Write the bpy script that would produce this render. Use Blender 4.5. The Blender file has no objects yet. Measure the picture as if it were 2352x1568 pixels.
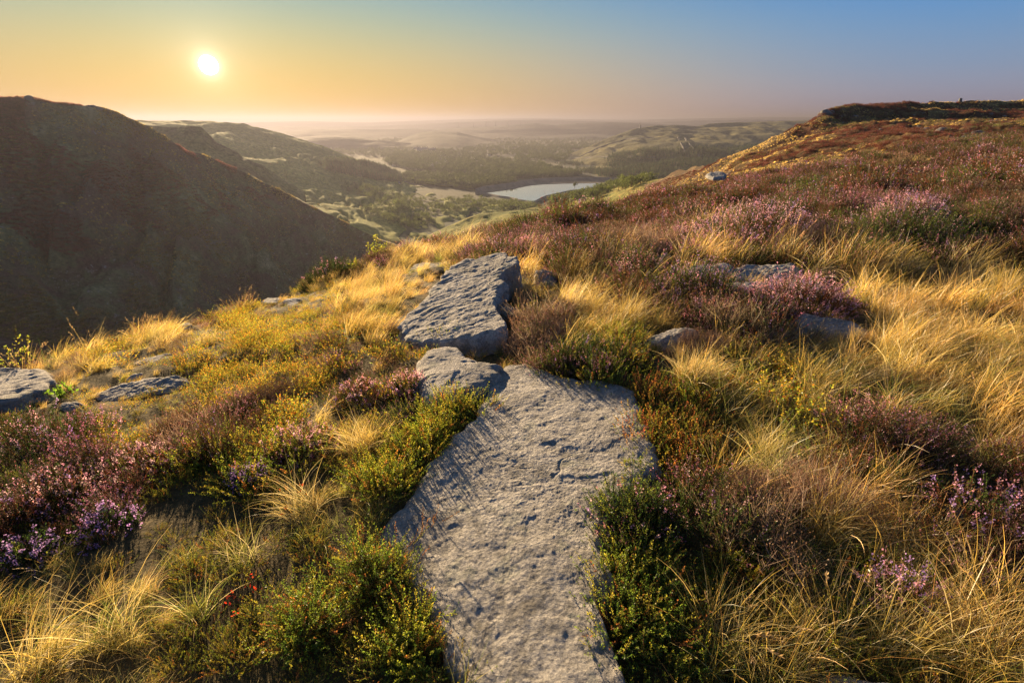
import bpy, math, random
import numpy as np
from mathutils import Vector, Matrix
R = math.radians
SC = bpy.context.scene
COL = SC.collection
rng = np.random.default_rng(7)
random.seed(7)

# ------------------------------------------------------------------ camera
CAM_Z = 1.25
PITCH = R(23.4)
F = 1176.0                      # focal length in units of a 2352 px wide picture (18 mm on 36 mm)
cam_d = bpy.data.cameras.new('camera')
cam_d.lens = 18.0; cam_d.sensor_width = 36.0
cam_d.clip_start = 0.05; cam_d.clip_end = 120000
cam = bpy.data.objects.new('camera', cam_d); COL.objects.link(cam)
cam.location = (0, 0, CAM_Z); cam.rotation_euler = (math.pi/2 - PITCH, 0, 0)
SC.camera = cam
SC.view_settings.view_transform = 'Standard'
SC.view_settings.look = 'None'
SC.view_settings.exposure = 1.78
SC.view_settings.gamma = 1.0
SC.cycles.max_bounces = 5
SC.cycles.diffuse_bounces = 3
SC.cycles.glossy_bounces = 2
SC.cycles.transmission_bounces = 3
SC.cycles.volume_bounces = 1
SC.cycles.sample_clamp_indirect = 3.0
SC.cycles.volume_max_steps = 64

cp, sp = math.cos(PITCH), math.sin(PITCH)
def ray(px, py):
    xc = (np.asarray(px, float)-1176)/F; yc = (784-np.asarray(py, float))/F
    return np.stack([xc+0*yc, cp+yc*sp+0*xc, -sp+yc*cp+0*xc], -1)
def at_d(px, py, d):            # point seen at px,py at horizontal distance d
    r = ray(px, py); h = np.hypot(r[..., 0], r[..., 1])
    p = r*(np.asarray(d)/h)[..., None]; p[..., 2] += CAM_Z
    return p
def at_z(px, py, z):
    r = ray(px, py); t = (np.asarray(z)-CAM_Z)/r[..., 2]
    p = r*t[..., None]; p[..., 2] = z
    return p
def project(P):
    x, y, z = P[..., 0], P[..., 1], P[..., 2]-CAM_Z
    dep = y*cp-z*sp; up = y*sp+z*cp
    dep = np.where(np.abs(dep) < 1e-6, 1e-6, dep)
    return 1176+F*x/dep, 784-F*up/dep, dep

# ------------------------------------------------------------------ sky and sun
sr = ray(479, 150); sr = sr/np.linalg.norm(sr)
SUN_DIR = Vector(sr.tolist())
SUN_EL = math.asin(sr[2]); SUN_AZ = math.atan2(sr[0], sr[1])   # azimuth from +Y towards +X
w = bpy.data.worlds.new('World'); SC.world = w; w.use_nodes = True
nt = w.node_tree; N = nt.nodes; L = nt.links; N.clear()
out = N.new('ShaderNodeOutputWorld'); bg = N.new('ShaderNodeBackground')
sky = N.new('ShaderNodeTexSky'); sky.sky_type = 'NISHITA'; sky.sun_disc = False
sky.sun_elevation = SUN_EL; sky.sun_rotation = SUN_AZ
sky.altitude = 400; sky.air_density = 1.0; sky.dust_density = 1.6; sky.ozone_density = 1.6
def vmath(op, a=None, b=None):
    n = N.new('ShaderNodeVectorMath'); n.operation = op
    for i, v in enumerate((a, b)):
        if v is None: continue
        if isinstance(v, tuple): n.inputs[i].default_value = v
        else: L.new(v, n.inputs[i])
    return n
def fmath(op, a=None, b=None, clamp=False):
    n = N.new('ShaderNodeMath'); n.operation = op; n.use_clamp = clamp
    for i, v in enumerate((a, b)):
        if v is None: continue
        if isinstance(v, (int, float)): n.inputs[i].default_value = v
        else: L.new(v, n.inputs[i])
    return n.outputs[0]
tc = N.new('ShaderNodeTexCoord')
dn = vmath('NORMALIZE', tc.outputs['Generated'])
dot = vmath('DOT_PRODUCT', dn.outputs[0], tuple(SUN_DIR)).outputs['Value']
ang = fmath('ARCCOSINE', fmath('MINIMUM', dot, 1.0))
sc0 = vmath('SCALE', sky.outputs[0]); sc0.inputs['Scale'].default_value = 0.0008
def lin(c, k=1.0): return tuple(((v/255)/12.92 if v/255 <= .04045 else ((v/255+.055)/1.055)**2.4)*k for v in c)
EXK = 1/2**SC.view_settings.exposure
def wramp(fac, stops):
    r = N.new('ShaderNodeValToRGB'); cr = r.color_ramp; cr.interpolation = 'B_SPLINE'
    while len(cr.elements) < len(stops): cr.elements.new(.5)
    for e, (p, c) in zip(cr.elements, stops): e.position = p; e.color = (*lin(c, EXK), 1)
    L.new(fac, r.inputs[0]); return r.outputs[0]
sepv = N.new('ShaderNodeSeparateXYZ'); L.new(dn.outputs[0], sepv.inputs[0])
elev = fmath('MULTIPLY', fmath('ARCSINE', sepv.outputs[2]), 2/math.pi)        # 0 horizon .. 1 zenith
D = lambda d: d/90
near_sun = wramp(elev, [(0, (232,176,80)), (D(2.5), (232,188,94)), (D(5), (218,194,122)), (D(7.5), (188,192,148)), (D(10), (154,182,172)), (D(14), (124,164,184)), (D(30), (112,128,150)), (1, (84,96,118))])
away = wramp(elev, [(0, (150,138,156)), (D(2), (152,154,176)), (D(4), (136,156,184)), (D(7), (110,154,198)), (D(10), (82,144,206)), (D(14), (56,122,198)), (D(30), (72,98,136)), (1, (74,88,112))])
hz = vmath('MULTIPLY', dn.outputs[0], (1, 1, 0)); hz = vmath('NORMALIZE', hz.outputs[0])
sh_ = Vector((SUN_DIR.x, SUN_DIR.y, 0)).normalized()
azd = fmath('ARCCOSINE', fmath('MINIMUM', vmath('DOT_PRODUCT', hz.outputs[0], tuple(sh_)).outputs['Value'], 1.0))
mr = N.new('ShaderNodeMapRange'); mr.interpolation_type = 'SMOOTHSTEP'; L.new(azd, mr.inputs[0])
mr.inputs[1].default_value = R(2); mr.inputs[2].default_value = R(68)
mx = N.new('ShaderNodeMix'); mx.data_type = 'RGBA'; L.new(mr.outputs[0], mx.inputs[0]); L.new(near_sun, mx.inputs[6]); L.new(away, mx.inputs[7])
# bright solar disc with its aureole (part of the sky as light source)
disc = fmath('MULTIPLY', fmath('LESS_THAN', ang, R(0.75)), 5.0)
g1 = fmath('MULTIPLY', fmath('EXPONENT', fmath('MULTIPLY', ang, -1/R(0.42))), 1.2)
g2 = fmath('MULTIPLY', fmath('EXPONENT', fmath('MULTIPLY', ang, -1/R(2.6))), 0.11)
def tint(val, c):
    s = vmath('SCALE', c); L.new(val, s.inputs['Scale']); return s.outputs[0]
gl = vmath('ADD', tint(fmath('ADD', disc, g1), (1, .93, .72)), tint(g2, (1, .86, .58)))
tot = vmath('ADD', vmath('ADD', sc0.outputs[0], mx.outputs[2]).outputs[0], gl.outputs[0])
L.new(tot.outputs[0], bg.inputs[0]); bg.inputs[1].default_value = 1.0
L.new(bg.outputs[0], out.inputs[0])

sd = bpy.data.lights.new('sun_lamp', 'SUN'); sd.energy = 5.0; sd.angle = R(0.6); sd.color = (1.0, 0.73, 0.42)
so = bpy.data.objects.new('sun_lamp', sd); COL.objects.link(so)
LAMP_EL = SUN_EL+R(5)          # lamp raised above the drawn disc, for brighter ground and shorter shadows
LD = Vector((math.sin(SUN_AZ)*math.cos(LAMP_EL), math.cos(SUN_AZ)*math.cos(LAMP_EL), math.sin(LAMP_EL)))
so.rotation_euler = LD.to_track_quat('Z', 'Y').to_euler()
so.location = (-30, 40, 30)

# ------------------------------------------------------------------ helpers
def tag(o, label=None, cat=None, group=None, kind=None):
    if label: o['label'] = label
    if cat: o['category'] = cat
    if group: o['group'] = group
    if kind: o['kind'] = kind
    return o
def mk_mesh(name, V, Fc, cols=None, smooth=False, mat=None):
    me = bpy.data.meshes.new(name)
    V = np.asarray(V, np.float32)
    if isinstance(Fc, np.ndarray): groups = [Fc]
    else: groups = [g for g in Fc if len(g)]
    nl = sum(g.size for g in groups); nf = sum(len(g) for g in groups)
    me.vertices.add(len(V)); me.vertices.foreach_set('co', V.ravel())
    me.loops.add(nl); me.polygons.add(nf)
    me.loops.foreach_set('vertex_index', np.concatenate([g.ravel() for g in groups]).astype(np.int32))
    st, o = [], 0
    for g in groups:
        k = g.shape[1]; st.append(o+np.arange(len(g))*k); o += g.size
    me.polygons.foreach_set('loop_start', np.concatenate(st).astype(np.int32))
    if smooth: me.polygons.foreach_set('use_smooth', np.ones(nf, bool))
    me.update(calc_edges=True); me.validate()
    if cols is not None:
        a = me.color_attributes.new('Col', 'FLOAT_COLOR', 'POINT')
        c = np.ones((len(V), 4), np.float32); c[:, :3] = cols
        a.data.foreach_set('color', c.ravel())
    if mat: me.materials.append(mat)
    return me
def link(name, me, parent=None):
    o = bpy.data.objects.new(name, me); COL.objects.link(o)
    if parent: o.parent = parent
    return o
def empty(name, loc):
    o = bpy.data.objects.new(name, None); o.location = loc; o.empty_display_size = .1; COL.objects.link(o); return o

# lattice gradient noise
_perm = np.random.default_rng(3).permutation(512)
_perm = np.concatenate([_perm, _perm, _perm])
_g = np.random.default_rng(4).normal(size=(512, 3)); _g /= np.linalg.norm(_g, axis=1)[:, None]
def noise3(P):
    P = np.asarray(P, float); i = np.floor(P).astype(int); f = P-i; u = f*f*f*(f*(f*6-15)+10)
    i &= 511; r = 0
    for dx in (0, 1):
        for dy in (0, 1):
            for dz in (0, 1):
                h = _perm[(_perm[(_perm[(i[..., 0]+dx) & 511]+i[..., 1]+dy) & 511]+i[..., 2]+dz) & 511]
                g = _g[h]
                v = (g*(f-np.array([dx, dy, dz]))).sum(-1)
                wx = u[..., 0] if dx else 1-u[..., 0]; wy = u[..., 1] if dy else 1-u[..., 1]; wz = u[..., 2] if dz else 1-u[..., 2]
                r = r+v*wx*wy*wz
    return r*1.6
def fbm(P, oct=4, gain=.5):
    P = np.asarray(P, float); a, s, r = 1., 1., 0
    for k in range(oct):
        r = r+a*noise3(P*s+k*17.3); a *= gain; s *= 2.03
    return r
def fbm2(x, y, sc, oct=4, seed=0, gain=.5):
    return fbm(np.stack([x/sc, y/sc, np.full_like(x, seed+.5)], -1), oct, gain)
def ss(a, b, x):
    t = np.clip((x-a)/(b-a), 0, 1); return t*t*(3-2*t)

# ------------------------------------------------------------------ materials
class NT:
    def __init__(s, name):
        s.m = bpy.data.materials.new(name); s.m.use_nodes = True
        s.t = s.m.node_tree; s.t.nodes.clear(); s.out = s.t.nodes.new('ShaderNodeOutputMaterial')
    def n(s, typ, **kw):
        n = s.t.nodes.new(typ)
        for k, v in kw.items(): setattr(n, k, v)
        return n
    def l(s, a, b): s.t.links.new(a, b)
    def pos(s):
        return s.n('ShaderNodeNewGeometry').outputs['Position']
    def noise(s, vec, scale, detail=4, rough=.55, dist=0):
        n = s.n('ShaderNodeTexNoise'); n.inputs['Scale'].default_value = scale; n.inputs['Detail'].default_value = detail
        n.inputs['Roughness'].default_value = rough; n.inputs['Distortion'].default_value = dist
        s.l(vec, n.inputs['Vector']); return n.outputs[0]
    def ramp(s, fac, stops):
        r = s.n('ShaderNodeValToRGB'); cr = r.color_ramp
        while len(cr.elements) < len(stops): cr.elements.new(.5)
        for e, (p, c) in zip(cr.elements, stops):
            e.position = p; e.color = (*c, 1) if len(c) == 3 else c
        s.l(fac, r.inputs[0]); return r.outputs[0]
    def mix(s, fac, a, b, mode='MIX'):
        m = s.n('ShaderNodeMix', data_type='RGBA', blend_type=mode)
        for i, v in ((0, fac), (6, a), (7, b)):
            if isinstance(v, (int, float)): m.inputs[i].default_value = v
            elif isinstance(v, tuple): m.inputs[i].default_value = (*v, 1)
            else: s.l(v, m.inputs[i])
        return m.outputs[2]
    def math(s, op, a, b=None, clamp=False):
        n = s.n('ShaderNodeMath', operation=op); n.use_clamp = clamp
        for i, v in enumerate((a, b)):
            if v is None: continue
            if isinstance(v, (int, float)): n.inputs[i].default_value = v
            else: s.l(v, n.inputs[i])
        return n.outputs[0]
    def scalev(s, vec, sc):
        n = s.n('ShaderNodeMapping'); n.inputs['Scale'].default_value = sc; s.l(vec, n.inputs['Vector']); return n.outputs[0]
    def bsdf(s, col, rough=.9, bump=None, bstr=.5, bdist=.01, spec=.3):
        b = s.n('ShaderNodeBsdfPrincipled'); b.inputs['Roughness'].default_value = rough
        b.inputs['Specular IOR Level'].default_value = spec
        if isinstance(col, tuple): b.inputs['Base Color'].default_value = (*col, 1)
        else: s.l(col, b.inputs['Base Color'])
        if bump is not None:
            u = s.n('ShaderNodeBump'); u.inputs['Strength'].default_value = bstr; u.inputs['Distance'].default_value = bdist
            s.l(bump, u.inputs['Height']); s.l(u.outputs[0], b.inputs['Normal'])
        s.l(b.outputs[0], s.out.inputs[0]); return b

def plant_mat(name, inst, trans=.4, gloss=0.0):
    t = NT(name)
    a = t.n('ShaderNodeAttribute', attribute_name='Col').outputs[0]
    if inst:
        b = t.n('ShaderNodeAttribute', attribute_name='tint', attribute_type='INSTANCER').outputs[0]
        a = t.mix(1.0, a, b, 'MULTIPLY')
    d = t.n('ShaderNodeBsdfDiffuse'); tr = t.n('ShaderNodeBsdfTranslucent')
    t.l(a, d.inputs[0]); t.l(a, tr.inputs[0])
    m = t.n('ShaderNodeMixShader'); m.inputs[0].default_value = trans
    t.l(d.outputs[0], m.inputs[1]); t.l(tr.outputs[0], m.inputs[2])
    o = m.outputs[0]
    if gloss:
        g = t.n('ShaderNodeBsdfGlossy'); g.inputs['Roughness'].default_value = .4; g.inputs[0].default_value = (1, 1, 1, 1)
        m2 = t.n('ShaderNodeMixShader'); m2.inputs[0].default_value = gloss
        t.l(o, m2.inputs[1]); t.l(g.outputs[0], m2.inputs[2]); o = m2.outputs[0]
    t.l(o, t.out.inputs[0]); return t.m
M_leafI = plant_mat('leaf_instanced', True, .55, .02)
M_grassI = plant_mat('grass_instanced', True, .58, .03)
M_leaf = plant_mat('leaf', False, .55, .02)
M_grass = plant_mat('grass_blade', False, .58, .03)
M_stem = plant_mat('stem', False, .05)

def soil_mat():
    t = NT('peat_soil'); p = t.pos()
    n1 = t.noise(p, 1.2, 5); n2 = t.noise(p, 30, 6, .7)
    c = t.ramp(n1, [(.3, (.022, .018, .008)), (.5, (.045, .036, .013)), (.7, (.075, .062, .02))])
    c = t.mix(t.ramp(n2, [(.35, (0, 0, 0)), (.7, (1, 1, 1))]), c, (.16, .115, .045))
    t.bsdf(c, 1, n2, 1, .03); return t.m
M_soil = soil_mat()

def gritstone(name, dark=1.0):
    t = NT(name); p = t.pos()
    big = t.noise(p, 3.5, 5, .6); mid = t.noise(p, 22, 6, .65); fine = t.noise(p, 110, 5, .8)
    c = t.ramp(big, [(.28, (.29*dark, .27*dark, .25*dark)), (.5, (.41*dark, .385*dark, .355*dark)), (.72, (.51*dark, .48*dark, .44*dark))])
    c = t.mix(t.ramp(mid, [(.38, (1, 1, 1)), (.52, (0, 0, 0))]), c, (.25*dark, .235*dark, .215*dark))
    c = t.mix(.8, c, t.ramp(fine, [(.34, (.35, .35, .35)), (.5, (.95, .95, .95)), (.66, (1.45, 1.43, 1.38))]), 'MULTIPLY')
    v = t.n('ShaderNodeTexVoronoi'); v.inputs['Scale'].default_value = 75; t.l(p, v.inputs['Vector'])
    st = t.math('MULTIPLY', t.math('GREATER_THAN', t.noise(t.scalev(p, (1, 2.2, 2)), 2.3, 6, .7, .6), .60), .45)
    c = t.mix(st, c, (.16*dark, .145*dark, .12*dark))
    lich = t.math('GREATER_THAN', t.noise(p, 9, 3), .62)
    c = t.mix(t.math('MULTIPLY', lich, .35), c, (.34*dark, .35*dark, .28*dark))
    h = t.math('ADD', t.math('MULTIPLY', mid, 1.3), t.math('MULTIPLY', fine, 1.0))
    h = t.math('ADD', h, t.math('MULTIPLY', v.outputs['Distance'], .5))
    t.bsdf(c, .92, h, .9, .012, .25); return t.m
M_rock = gritstone('gritstone')
M_rockd = gritstone('weathered_gritstone', .8)

def hill_mat(name, c_heath, c_grass, c_pale, sc=.012, rock=.0, stretch=(1, 1, 1), thr=.5, bump=3.0):
    t = NT(name); p = t.scalev(t.pos(), stretch)
    a = t.noise(p, sc, 7, .62, .4); b = t.noise(p, sc*4.3, 6, .65, .3); c3 = t.noise(p, sc*22, 5, .7)
    f = t.math('ADD', t.math('MULTIPLY', a, .65), t.math('MULTIPLY', b, .35))
    col = t.ramp(f, [(thr-.07, c_heath), (thr+.0, tuple(.5*(x+y) for x, y in zip(c_heath, c_grass))), (thr+.06, c_grass), (thr+.16, c_pale)])
    col = t.mix(1.0, col, t.ramp(c3, [(.3, (.45, .45, .45)), (.5, (1, 1, 1)), (.7, (1.5, 1.5, 1.5))]), 'MULTIPLY')
    if rock:
        rk = t.math('MULTIPLY', t.math('GREATER_THAN', t.noise(p, sc*10, 3, .6), .62), t.math('GREATER_THAN', t.noise(p, sc*1.7, 3, .5, 1.0), .56))
        sp2 = t.math('GREATER_THAN', t.noise(p, sc*60, 2, .6), .5)
        col = t.mix(t.math('MULTIPLY', t.math('MULTIPLY', rk, sp2), rock), col, (.36, .33, .31))
    t.bsdf(col, 1, t.math('ADD', b, c3), .6, bump, .1); return t.m
# ------------------------------------------------------------------ near ground
ctl_z = [(0,1568,-.06),(600,1568,0),(1250,1568,0),(1800,1568,0),(2352,1568,.04),
 (0,1250,-.12),(600,1200,-.04),(1200,1200,0),(1800,1200,0),(2352,1200,.04),
 (0,1030,-.3),(400,980,-.24),(800,950,-.08),(1200,900,0),(1600,950,0),(2352,950,.06),
 (0,900,-.42),(640,760,-.42),(400,850,-.4),(900,740,-.2),(1100,690,-.12),(1200,630,-.2),(1500,620,-.12),(1700,720,0),(2000,620,0),(2352,620,.06),(2352,760,.05),
 (1800,530,-.12),(2200,500,.06)]
ctl_d = [(0,845,5.0),(200,782,5.8),(400,722,6.6),(640,660,7.4),(820,595,8.2),(900,560,9.2),(1000,545,10.5),(1100,520,12),(1250,490,16),(1400,462,21),(1640,408,34),
 (1760,392,38),(1900,368,42),(2100,328,46),(2352,297,50),(2500,285,52),(1500,520,11),(1800,440,17),(2200,400,17),(2352,350,28),(2000,370,32),(1300,540,9)]
C1 = np.array(ctl_z, float); C2 = np.array(ctl_d, float)
VEG = lambda px, d: np.where(np.asarray(px) < 950, .16, .16+.012*np.asarray(d))      # plants stand this tall on the brow
PD = at_d(C2[:,0], C2[:,1], C2[:,2]); PD[:,2] -= VEG(C2[:,0], C2[:,2])
PC = np.concatenate([at_z(C1[:,0], C1[:,1], C1[:,2]), PD,
     np.array([(0,-3,0.),(-4,-4,-.3),(5,-5,.3),(-9,1,-1.6),(8,0,.3),(20,5,1.0),(0,0,0),(-7,-8,-.6),(30,-4,2),(4,-15,1),(-12,-12,-1.5),(45,8,2.4)])])
def tps_fit(P, lam=1e-3):
    n = len(P); d = np.hypot(P[:,None,0]-P[None,:,0], P[:,None,1]-P[None,:,1])
    K = np.where(d > 0, d*d*np.log(d+1e-9), 0)+lam*np.eye(n)
    A = np.zeros((n+3, n+3)); A[:n,:n] = K; A[:n,n] = 1; A[:n,n+1:] = P[:,:2]; A[n:,:n] = A[:n,n:].T
    b = np.zeros(n+3); b[:n] = P[:,2]
    return np.linalg.solve(A, b)
TW = tps_fit(PC, .05)
def tps(x, y):
    sh = np.shape(x); x = np.ravel(x); y = np.ravel(y); r = np.zeros(len(x))
    for i in range(0, len(x), 60000):
        X = x[i:i+60000]; Y = y[i:i+60000]
        d = np.hypot(X[:,None]-PC[None,:,0], Y[:,None]-PC[None,:,1])
        r[i:i+60000] = (np.where(d > 0, d*d*np.log(d+1e-9), 0)@TW[:len(PC)])+TW[-3]+TW[-2]*X+TW[-1]*Y
    return r.reshape(sh)
# silhouette: bearing -> distance at which the mound turns over
sil = np.array([(-700,1000,3.6),(-300,925,4.4),(0,845,5.0),(200,782,5.8),(400,722,6.6),(640,660,7.4),(820,595,8.2),(900,560,9.2),(1000,545,10.5),(1100,520,12),(1250,490,16),(1400,462,21),
                (1640,408,34),(1760,392,38),(1900,368,42),(2100,328,46),(2352,297,50),(3000,290,55)], float)
SP = at_d(sil[:,0], sil[:,1], sil[:,2]); SP[:,2] -= VEG(sil[:,0], sil[:,2]); SAZ = np.arctan2(SP[:,0], SP[:,1]); STAN = (CAM_Z-SP[:,2])/sil[:,2]
def ground_z(x, y, rough=True):
    x = np.asarray(x, float); y = np.asarray(y, float)
    r = np.hypot(x, y)+1e-6; az = np.arctan2(x, y)
    rs = np.interp(az, SAZ, sil[:,2]); st = np.interp(az, SAZ, STAN)
    back = np.abs(az) > 1.25
    rs = np.where(back, np.where(az < 0, 7.0, 40.0), rs); st = np.where(back, np.where(az < 0, .15, 0), st)
    rc = np.minimum(r, rs); f = rc/r
    z = tps(x*f, y*f)
    e = r-rs; e = np.maximum(e, 0)
    k = np.interp(az, [-1.2,.25,.5,.8], [.42,.40,.25,.10]); wd = np.where(az < .2, 1.5, 8)
    z = z-e*st-k*(e-wd*(1-np.exp(-e/wd)))
    if rough:
        amp = .10*ss(1.8, 7, r)+.16*ss(6.5, 11, r)*ss(-.2, .3, az)
        z = z+amp*fbm2(x, y, 1.1+0*x, 3, 2)+.035*ss(.8, 2.5, r)*fbm2(x, y, .35+0*x, 3, 5)
        z = z+1.2*ss(12, 80, r)*fbm2(x, y, 14+0*x, 3, 9)*ss(0, 10, e)
    return z
def hit(px, py, it=14):
    px = np.asarray(px, float); py = np.asarray(py, float)
    d = ray(px, py); lo = np.full(px.shape, .4); hi = np.full(px.shape, 400.)
    ts = np.geomspace(.5, 300, 90); prev = ts[0]; res = np.full(px.shape, np.nan); done = np.zeros(px.shape, bool)
    for a, b in zip(ts[:-1], ts[1:]):
        P = d*b; below = (P[...,2]+CAM_Z) < ground_z(P[...,0], P[...,1])
        new = below & ~done
        lo = np.where(new, a, lo); hi = np.where(new, b, hi); done |= below
    for _ in range(it):
        m = (lo+hi)/2; P = d*m[...,None]; below = (P[...,2]+CAM_Z) < ground_z(P[...,0], P[...,1])
        hi = np.where(below, m, hi); lo = np.where(below, lo, m)
    P = d*hi[...,None]; P[...,2] += CAM_Z; P[~done] = np.nan
    return P

def hit1(px, py):
    for k in range(30):
        p = hit(np.array([float(px)]), np.array([float(py)+4*k]))[0]
        if np.isfinite(p).all() and math.hypot(p[0], p[1]) < 90: return p
    raise ValueError('no ground at %s %s' % (px, py))
def grid_faces(nr, nc, wrap=False):
    i = np.arange(nr-1)[:,None]; j = np.arange(nc if wrap else nc-1)[None]
    j2 = (j+1) % nc
    a = i*nc+j; b = i*nc+j2; c = (i+1)*nc+j2; d = (i+1)*nc+j
    return np.stack([a, b, c, d], -1).reshape(-1, 4)
naz = 1100; rr = np.concatenate([np.linspace(.02, .5, 5), np.geomspace(.6, 60, 330), np.geomspace(62, 420, 60)])
azs = np.linspace(-math.pi, math.pi, naz, endpoint=False)
A, Rr = np.meshgrid(azs, rr); X = Rr*np.sin(A); Y = Rr*np.cos(A); Z = ground_z(X, Y)
g = link('ground', mk_mesh('ground', np.stack([X, Y, Z], -1).reshape(-1, 3), grid_faces(len(rr), naz, True)[:, ::-1], smooth=True, mat=M_soil))
tag(g, 'dark peaty ground of the moor under the grass and heather', 'ground', kind='structure')

# ------------------------------------------------------------------ hills and valley
FLOOR = -150.0
PATCH = {}
def row_eval(row, pxs):
    """row: list of (px, py, dist) or (px, py, ('z', z)) -> world points at pxs"""
    P = []
    for a in row:
        P.append(at_z(a[0], a[1], a[2][1]) if isinstance(a[2], tuple) else at_d(a[0], a[1], a[2]))
    P = np.array(P); px = np.array([a[0] for a in row], float); py = np.array([a[1] for a in row], float)
    d = np.hypot(P[:,0], P[:,1])
    return np.interp(pxs, px, py), 1/np.interp(pxs, px, 1/d)
def patch(name, rows, px0, px1, mat, nc=500, nr=90, amp=0, sc=100, camp=0, back=(.25, .6, 200), label=None, seed=0, gully=0, smooth_rows=True, cols=None):
    pxs = np.linspace(px0, px1, nc)
    R_ = [row_eval(r, pxs) for r in rows]         # rows from far (crest) to near (foot)
    pts = [at_d(pxs, py, d) for py, d in R_]
    K = len(pts); T = np.linspace(0, K-1, nr); out_ = []
    PP = np.array(pts)
    for t in T:
        k = min(int(t), K-2); f = t-k
        p0, p1, p2, p3 = PP[max(k-1, 0)], PP[k], PP[k+1], PP[min(k+2, K-1)]
        if smooth_rows and K > 2:
            m1, m2 = (p2-p0)*.5, (p3-p1)*.5
            if k == 0: m1 = (p2-p1)*.6
            if k == K-2: m2 = (p2-p1)*.8
            h = (2*f**3-3*f**2+1)*p1+(f**3-2*f**2+f)*m1+(-2*f**3+3*f**2)*p2+(f**3-f**2)*m2
        else: h = p1*(1-f)+p2*f
        out_.append(h)
    G = np.array(out_)
    # a rounded back that falls away behind the crest
    c = G[0]; dr = c[:, :2]/np.hypot(c[:,0], c[:,1])[:,None]; bk = []
    for s in np.linspace(1, 0, 14)[:-1]:
        q = c.copy(); q[:, :2] += dr*back[2]*s; q[:,2] -= back[2]*(back[0]*s+back[1]*s*s); bk.append(q)
    G = np.concatenate([np.array(bk), G]); nb = len(bk)
    t_ = np.concatenate([np.linspace(-1, 0, nb, endpoint=False), np.linspace(0, 1, nr)])[:,None]
    if amp:
        n = fbm2(G[...,0], G[...,1], sc, 5, seed)
        G[...,2] += amp*n*(ss(0, .15, np.abs(t_))*1+0*t_)
    if gully:
        n = np.abs(fbm2(G[...,0]+.3*G[...,1], G[...,1]*.35, sc*.5, 3, seed+5)); G[...,2] -= gully*(1-ss(0, .35, n))*ss(.05, .3, t_)
    if camp: G[...,2] += camp*fbm2(G[...,0], G[...,1], sc*.25, 5, seed+9)
    o = link(name, mk_mesh(name, G.reshape(-1, 3), grid_faces(G.shape[0], nc), smooth=True, mat=mat))
    tag(o, label, 'hill', kind='structure'); PATCH[name] = G[nb:]
    return o

# dark hill across the clough
M_h1 = hill_mat('dark_heather_hill', (.15, .085, .058), (.17, .17, .07), (.36, .33, .17), .02, .9, (1, 1, 1.6), .5, 2)
patch('hill_dark', [
 [(-900,260,560),(-300,235,540),(0,228,520),(70,228,520),(130,236,520),(225,243,520),(262,254,520),(330,284,530),(380,312,545),(430,350,560),(470,357,570),(560,397,590),(650,440,600),(740,486,610),(830,530,620),(900,562,630),(1000,610,640)],
 [(-900,330,500),(0,300,490),(200,315,500),(330,345,515),(430,372,540),(470,382,555),(560,425,575),(650,465,590),(740,505,600),(830,545,612),(900,572,625),(1000,620,640)],
 [(-900,560,400),(0,520,405),(200,520,420),(400,520,450),(560,540,490),(700,575,530),(830,600,580),(900,620,600),(1000,640,630)],
 [(-900,760,330),(0,720,335),(200,715,345),(400,700,380),(560,700,420),(700,700,480),(830,690,540),(900,680,590),(1000,680,620)],
 [(-900,900,270),(0,830,275),(200,825,290),(400,800,320),(560,790,370),(700,780,430),(830,760,500),(900,740,560),(1000,730,600)]],
 -900, 1000, M_h1, 700, 130, 9, 75, 1.3, (.15, .4, 300), 'dark shaded heather hill across the narrow valley on the left', 1, 11)
M_h2 = hill_mat('golden_grass_hill', (.16, .11, .05), (.24, .20, .06), (.34, .28, .11), .010, 0, (1, 1, 1), .47, 1)
patch('hill_crag', [
 [(250,300,900),(330,287,880),(390,293,870),(445,291,850),(462,293,850),(476,305,845),(500,330,840),(540,345,835),(560,365,830),(600,378,830),(640,405,830),(700,440,820)],
 [(250,330,850),(330,320,840),(390,320,830),(462,330,810),(500,350,810),(560,380,800),(600,398,800),(640,418,800),(700,450,800)],
 [(250,420,760),(330,410,760),(460,420,740),(560,440,740),(640,460,740),(700,480,740)]],
 250, 700, M_h2, 260, 60, 2, 40, 1.2, (.2, .5, 200), 'small rocky spur between the dark hill and the long golden ridge', 3, 2)
M_h3 = hill_mat('green_gold_ridge', (.18, .19, .035), (.30, .29, .055), (.42, .35, .09), .007, 0, (1, 1, 1), .5, 1)
patch('hill_ridge', [
 [(100,285,1700),(320,277,1650),(480,278,1620),(560,284,1600),(640,304,1600),(740,335,1580),(800,358,1560),(880,386,1540),(915,404,1530),(960,418,('z',-143)),(1050,431,('z',-148)),(1108,441,('z',-150)),(1160,452,('z',-151)),(1228,467,('z',-151)),(1330,500,('z',-151))],
 [(100,330,1300),(320,320,1300),(480,320,1330),(640,345,1350),(740,370,1360),(800,390,1370),(880,412,1380),(960,425,1370),(1050,437,1300),(1108,447,1240),(1160,458,1150),(1228,473,1040),(1330,510,900)],
 [(100,400,1000),(320,390,1000),(480,400,1000),(640,425,1010),(740,445,1010),(880,465,1000),(960,472,1000),(1050,478,960),(1228,492,860),(1330,520,800)],
 [(100,470,780),(320,470,780),(480,470,760),(640,475,740),(740,500,720),(880,545,700),(960,560,700),(1050,565,700),(1228,570,700),(1330,575,700)]],
 100, 1330, M_h3, 600, 120, 7, 90, 1.5, (.1, .3, 600), 'long golden green ridge running down to the reservoir', 6, 7)
M_h4 = hill_mat('yellow_spur', (.13, .15, .035), (.24, .22, .05), (.40, .30, .09), .02, 0, (1, 1, 1), .46, 1)
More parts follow.
